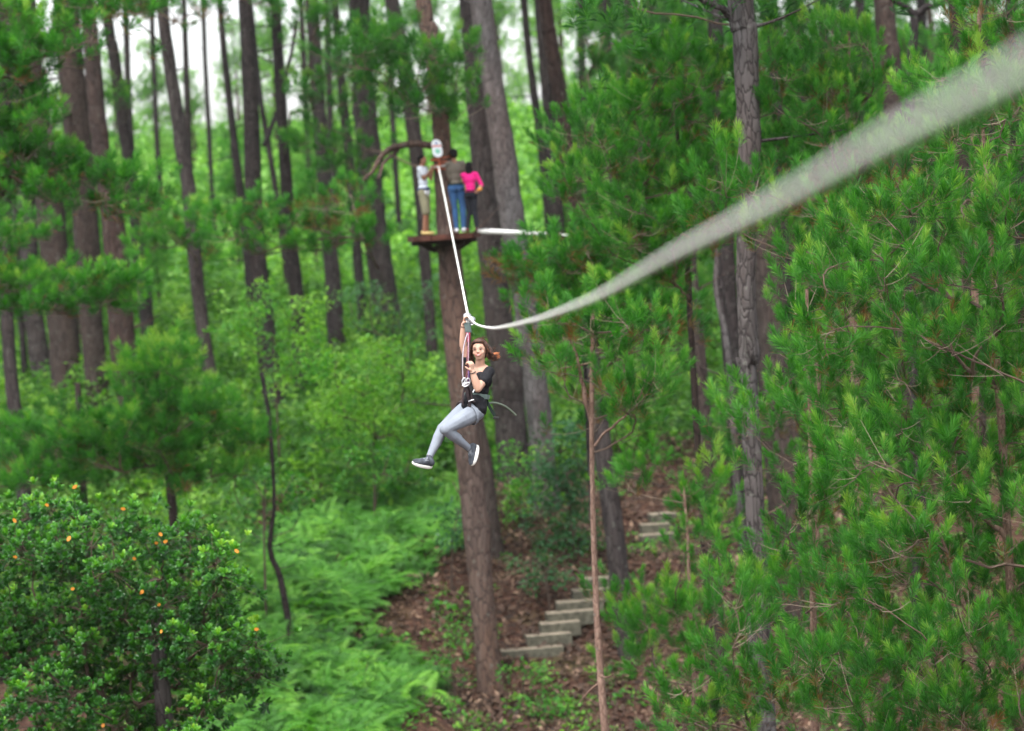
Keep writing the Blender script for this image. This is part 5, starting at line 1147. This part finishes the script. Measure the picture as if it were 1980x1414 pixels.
# ---- people on the platform --------------------------------------------------
def stander(label, cx, foot_py, top_py, Y, face, sk, hairc, shirt_c, pants_c, shoe_c, arms, legs=None, shorts=False, hairlen=0, sleeve=.5, wide=1.0, extras=None, pelw=1.0):
    """face = unit heading on the ground (where the person looks); arms = [(elbow px,py,dY),(wrist...)] for left and right image arm"""
    fpx = PW(cx, foot_py, Y); fpx[2] = dtop + .012
    tp = PW(cx - (foot_py - top_py) * .0, top_py, Y); Ht = tp[2] - fpx[2]; k = Ht / 1.68
    o0 = fpx.copy(); up_ = np.array([0, 0, 1.]); f_ = nrm(np.array([face[0], face[1], 0])); s_ = np.cross(up_, f_)     # s_: person's left
    at = lambda a, b_, z: o0 + s_ * a * k + f_ * b_ * k + up_ * z * k
    E_ = lambda a, b_, h: np.stack([s_ * a, f_ * b_, up_ * h], 1) * k
    hc = at(0, .02, 1.565); H_ = dict(hip=.90, kn=.49, an=.085)
    W_ = wide
    shp = [at(q * .165 * W_, 0, 1.385) for q in (-1, 1)]
    hips = [at(q * .085, 0, .90) for q in (-1, 1)]
    lg_ = legs or [(-.10, 0., 0., .0), (.10, 0., 0., .0)]
    kns = [at(l[0], .02 + l[1], .49) for l in lg_]; ans = [at(l[0] * 1.05 + l[3], -.02 + l[2], .085) for l in lg_]
    # arms are given in image pixels: nearer side sorted by x
    order = sorted((0, 1), key=lambda i_: shp[i_][0]); A_ = {}
    for i_, arm in zip(order, arms): A_[i_] = [PW(*arm[0][:2], Y + arm[0][2]), PW(*arm[1][:2], Y + arm[1][2])]
    bd = head_prims(hc, f_, up_, s_, k * .98) + caps(at(0, -.01, 1.40), hc - up_ * .05 * k, .054 * k, .050 * k, 6)
    bd += [(at(0, 0, 1.27), E_(.14 * W_, .09, .16)), (at(0, 0, 1.08), E_(.115 * W_, .08, .14)), (at(0, 0, .94), E_(.13, .09, .10))]
    for i_ in (0, 1):
        e_, w_ = A_[i_]; bd += caps(shp[i_], at(0, 0, 1.39), .05 * k, .05 * k, 6) + caps(shp[i_], e_, .045 * k, .038 * k) + caps(e_, w_, .038 * k, .027 * k)
        bd += hand(w_, nrm(w_ - e_), nrm(np.cross(w_ - e_, up_) + .01), .95 * k, curl=.45, thumb_side=1)
        bd += caps(hips[i_], kns[i_], .078 * k, .055 * k) + caps(kns[i_], ans[i_], .054 * k, .036 * k) + [(ans[i_] + f_ * .06 * k - up_ * .045 * k, E_(.036, .10, .030))]
    bo_ = blob('person', bd, skinmat('skin_' + label[:12], sk), None, o0, voxel=.010, smooth=2); tag(bo_, label, 'person')
    hm_ = mat('hair_' + label[:12], hairc, .75, spec=.15)
    hr_ = [(hc + up_ * .040 * k - f_ * .022 * k, E_(.084, .094, .088))]
    hr_ += [(hc - f_ * .055 * k + up_ * .0 * k, E_(.074, .050, .072))]
    if hairlen: hr_ += [(hc - f_ * .045 * k - up_ * .05 * k, E_(.094, .065, .12)), (hc - f_ * .05 * k - up_ * hairlen * k, E_(.085, .045, .08))]
    blob('hair', hr_, hm_, bo_, o0, voxel=.010, smooth=1)
    st_ = [(at(0, 0, 1.27), E_(.162 * W_, .108, .165)), (at(0, 0, 1.12), E_(.135 * W_, .10, .16)), (at(0, -.005, .985), E_(.142 * W_, .108, .085))]
    for i_ in (0, 1):
        e_, w_ = A_[i_]; st_ += caps(shp[i_], at(0, 0, 1.395), .058 * k, .056 * k, 6)
        if sleeve <= 1: st_ += caps(shp[i_], shp[i_] + (e_ - shp[i_]) * sleeve, .060 * k, .056 * k)
        else: st_ += caps(shp[i_], e_, .060 * k, .050 * k) + caps(e_, e_ + (w_ - e_) * (sleeve - 1), .050 * k, .040 * k)
    so_ = blob('shirt', st_, cloth('shirt_' + label[:12], shirt_c, 20, .16), bo_, o0, voxel=.011, smooth=3)
    pt_ = [(at(0, -.005, .93), E_(.142 * pelw, .112, .10)), (at(0.06, -.045, .89), E_(.075, .075, .085)), (at(-.06, -.045, .89), E_(.075, .075, .085))]
    for i_ in (0, 1):
        if shorts: pt_ += caps(hips[i_], kns[i_], .098 * k, .084 * k)
        else: pt_ += caps(hips[i_], kns[i_], .094 * pelw * k, .066 * k) + caps(kns[i_], ans[i_] + up_ * .015 * k, .066 * k, .048 * k, bulge=.004)
    blob('shorts' if shorts else 'trousers', pt_, cloth('pants_' + label[:12], pants_c, 20, .22), bo_, o0, voxel=.010, smooth=2)
    for i_ in (0, 1):
        a_ = ans[i_]; z0_ = a_[2] - o0[2]
        sp_ = [(a_ + f_ * .055 * k + up_ * (.042 * k - z0_), E_(.046, .118, .034)), (a_ - f_ * .02 * k + up_ * (.06 * k - z0_), E_(.044, .055, .048))]
        blob('shoe', sp_, mat('shoe_' + label[:12], shoe_c, .6), bo_, o0, voxel=.010, smooth=1)
    return bo_, o0, at, E_, k, A_
SK = (.24, .115, .07)
m1 = stander("man in white t-shirt, khaki shorts and harness left of the platform tree", 825, 449, 298.5, 59.75, (.85, -.30), SK, (.008, .007, .006), (.55, .60, .66), (.20, .19, .12), (.45, .33, .12),
    [((820, 346, -.12), (833, 330, -.25)), ((833, 346, .10), (836, 330, .05))], legs=[(-.09, .02, .0, 0), (.09, -.02, .0, 0)], shorts=True, wide=.9)
body_, o0, at, E_, k, _ = m1
f__ = nrm(np.array([.85, -.3, 0])); s__ = np.cross([0, 0, 1.], f__)
def ring_band(at, k, z, a, b_, wd, body_, o0, name, m_, s__=s__, f__=f__):
    mb = MB(); c_ = at(0, 0, z); band(mb, [c_ + s__ * a * k * math.cos(t) + f__ * b_ * k * math.sin(t) for t in np.linspace(0, 6.283, 25)], wd, .02, np.array([0, 0, 1.]), 40); return mb.obj(name, m_, body_, origin=o0)
ring_band(at, k, .965, .152, .125, .055, body_, o0, 'harness_belt', cloth('belt_navy', (.03, .045, .11), 60, .2))
wl = cloth('harness_white', (.62, .63, .66), 60, .25)
blob('harness_pouch', [(at(.10, .05, .90), E_(.05, .05, .055)), (at(-.10, .06, .89), E_(.05, .05, .06)), (at(0, .11, .90), E_(.06, .03, .03)), (at(-.02, .10, .86), E_(.03, .03, .05))], wl, body_, o0, voxel=.012, smooth=1)
m2 = stander("tall man in grey brown top and blue jeans, back turned on the deck", 888, 448, 287.5, 59.85, (-.12, 1.), SK, (.010, .009, .008), (.135, .118, .095), (.035, .095, .22), (.66, .68, .72),
    [((870, 346, .02), (868, 330, .28)), ((903, 346, .10), (896, 352, .25))], legs=[(-.105, 0, 0, .02), (.06, 0, 0, -.01)], sleeve=1.4, wide=.98)
body_, o0, at, E_, k, _ = m2
f2_ = nrm(np.array([-.12, 1., 0])); s2_ = np.cross([0, 0, 1.], f2_)
ring_band(at, k, .985, .150, .120, .035, body_, o0, 'harness_belt', web_k, s2_, f2_)
m3 = stander("dark haired woman in bright pink top and black trousers at right of the deck", 915, 446, 313, 59.6, (.15, 1.), (.40, .22, .14), (.008, .007, .008), (.62, .015, .18), (.010, .011, .016), (.10, .015, .02),
    [((899, 352, .05), (903, 362, .22)), ((931, 358, .0), (925, 367, -.10))], legs=[(-.06, 0, 0, -.03), (.07, 0, 0, .06)], hairlen=.12, sleeve=1.15, wide=.95, pelw=.92)
body_, o0, at, E_, k, _ = m3
f3_ = nrm(np.array([.15, 1., 0])); s3_ = np.cross([0, 0, 1.], f3_)
ring_band(at, k, 1.0, .150, .124, .028, body_, o0, 'harness_belt', cloth('belt_maroon', (.10, .01, .04), 60, .2), s3_, f3_)
mb = MB(); c_ = PW(927, 367, 59.45); 
blob('orange_glove', [(c_, np.eye(3) * np.array([.055, .04, .03])), (c_ + np.array([.03, 0, .01]), np.eye(3) * .03)], cloth('glove_orange', (.55, .22, .03), 60, .3), body_, o0, voxel=.01, smooth=1)

# ------------------------------------------------------------------ the moist air of the forest
hz = bpy.data.meshes.new('haze'); bmh = bmesh.new(); bmesh.ops.create_cube(bmh, size=1.0); bmh.to_mesh(hz); bmh.free()
hzo = bpy.data.objects.new('haze', hz); col.objects.link(hzo); hzo.scale = (1240, 1000, 130); hzo.location = (0, 420, 24); tag(hzo, 'thin pale moist air between the forest trees', 'haze', kind='stuff')
mh = bpy.data.materials.new('haze'); mh.use_nodes = True; mh.node_tree.nodes.remove(mh.node_tree.nodes['Principled BSDF'])
pv_ = N(mh, 'ShaderNodeVolumePrincipled'); pv_.inputs['Color'].default_value = (.93, .97, .93, 1); pv_.inputs['Density'].default_value = .00010; pv_.inputs['Anisotropy'].default_value = .2
L(mh, pv_.outputs[0], mh.node_tree.nodes['Material Output'].inputs['Volume']); hz.materials.append(mh)
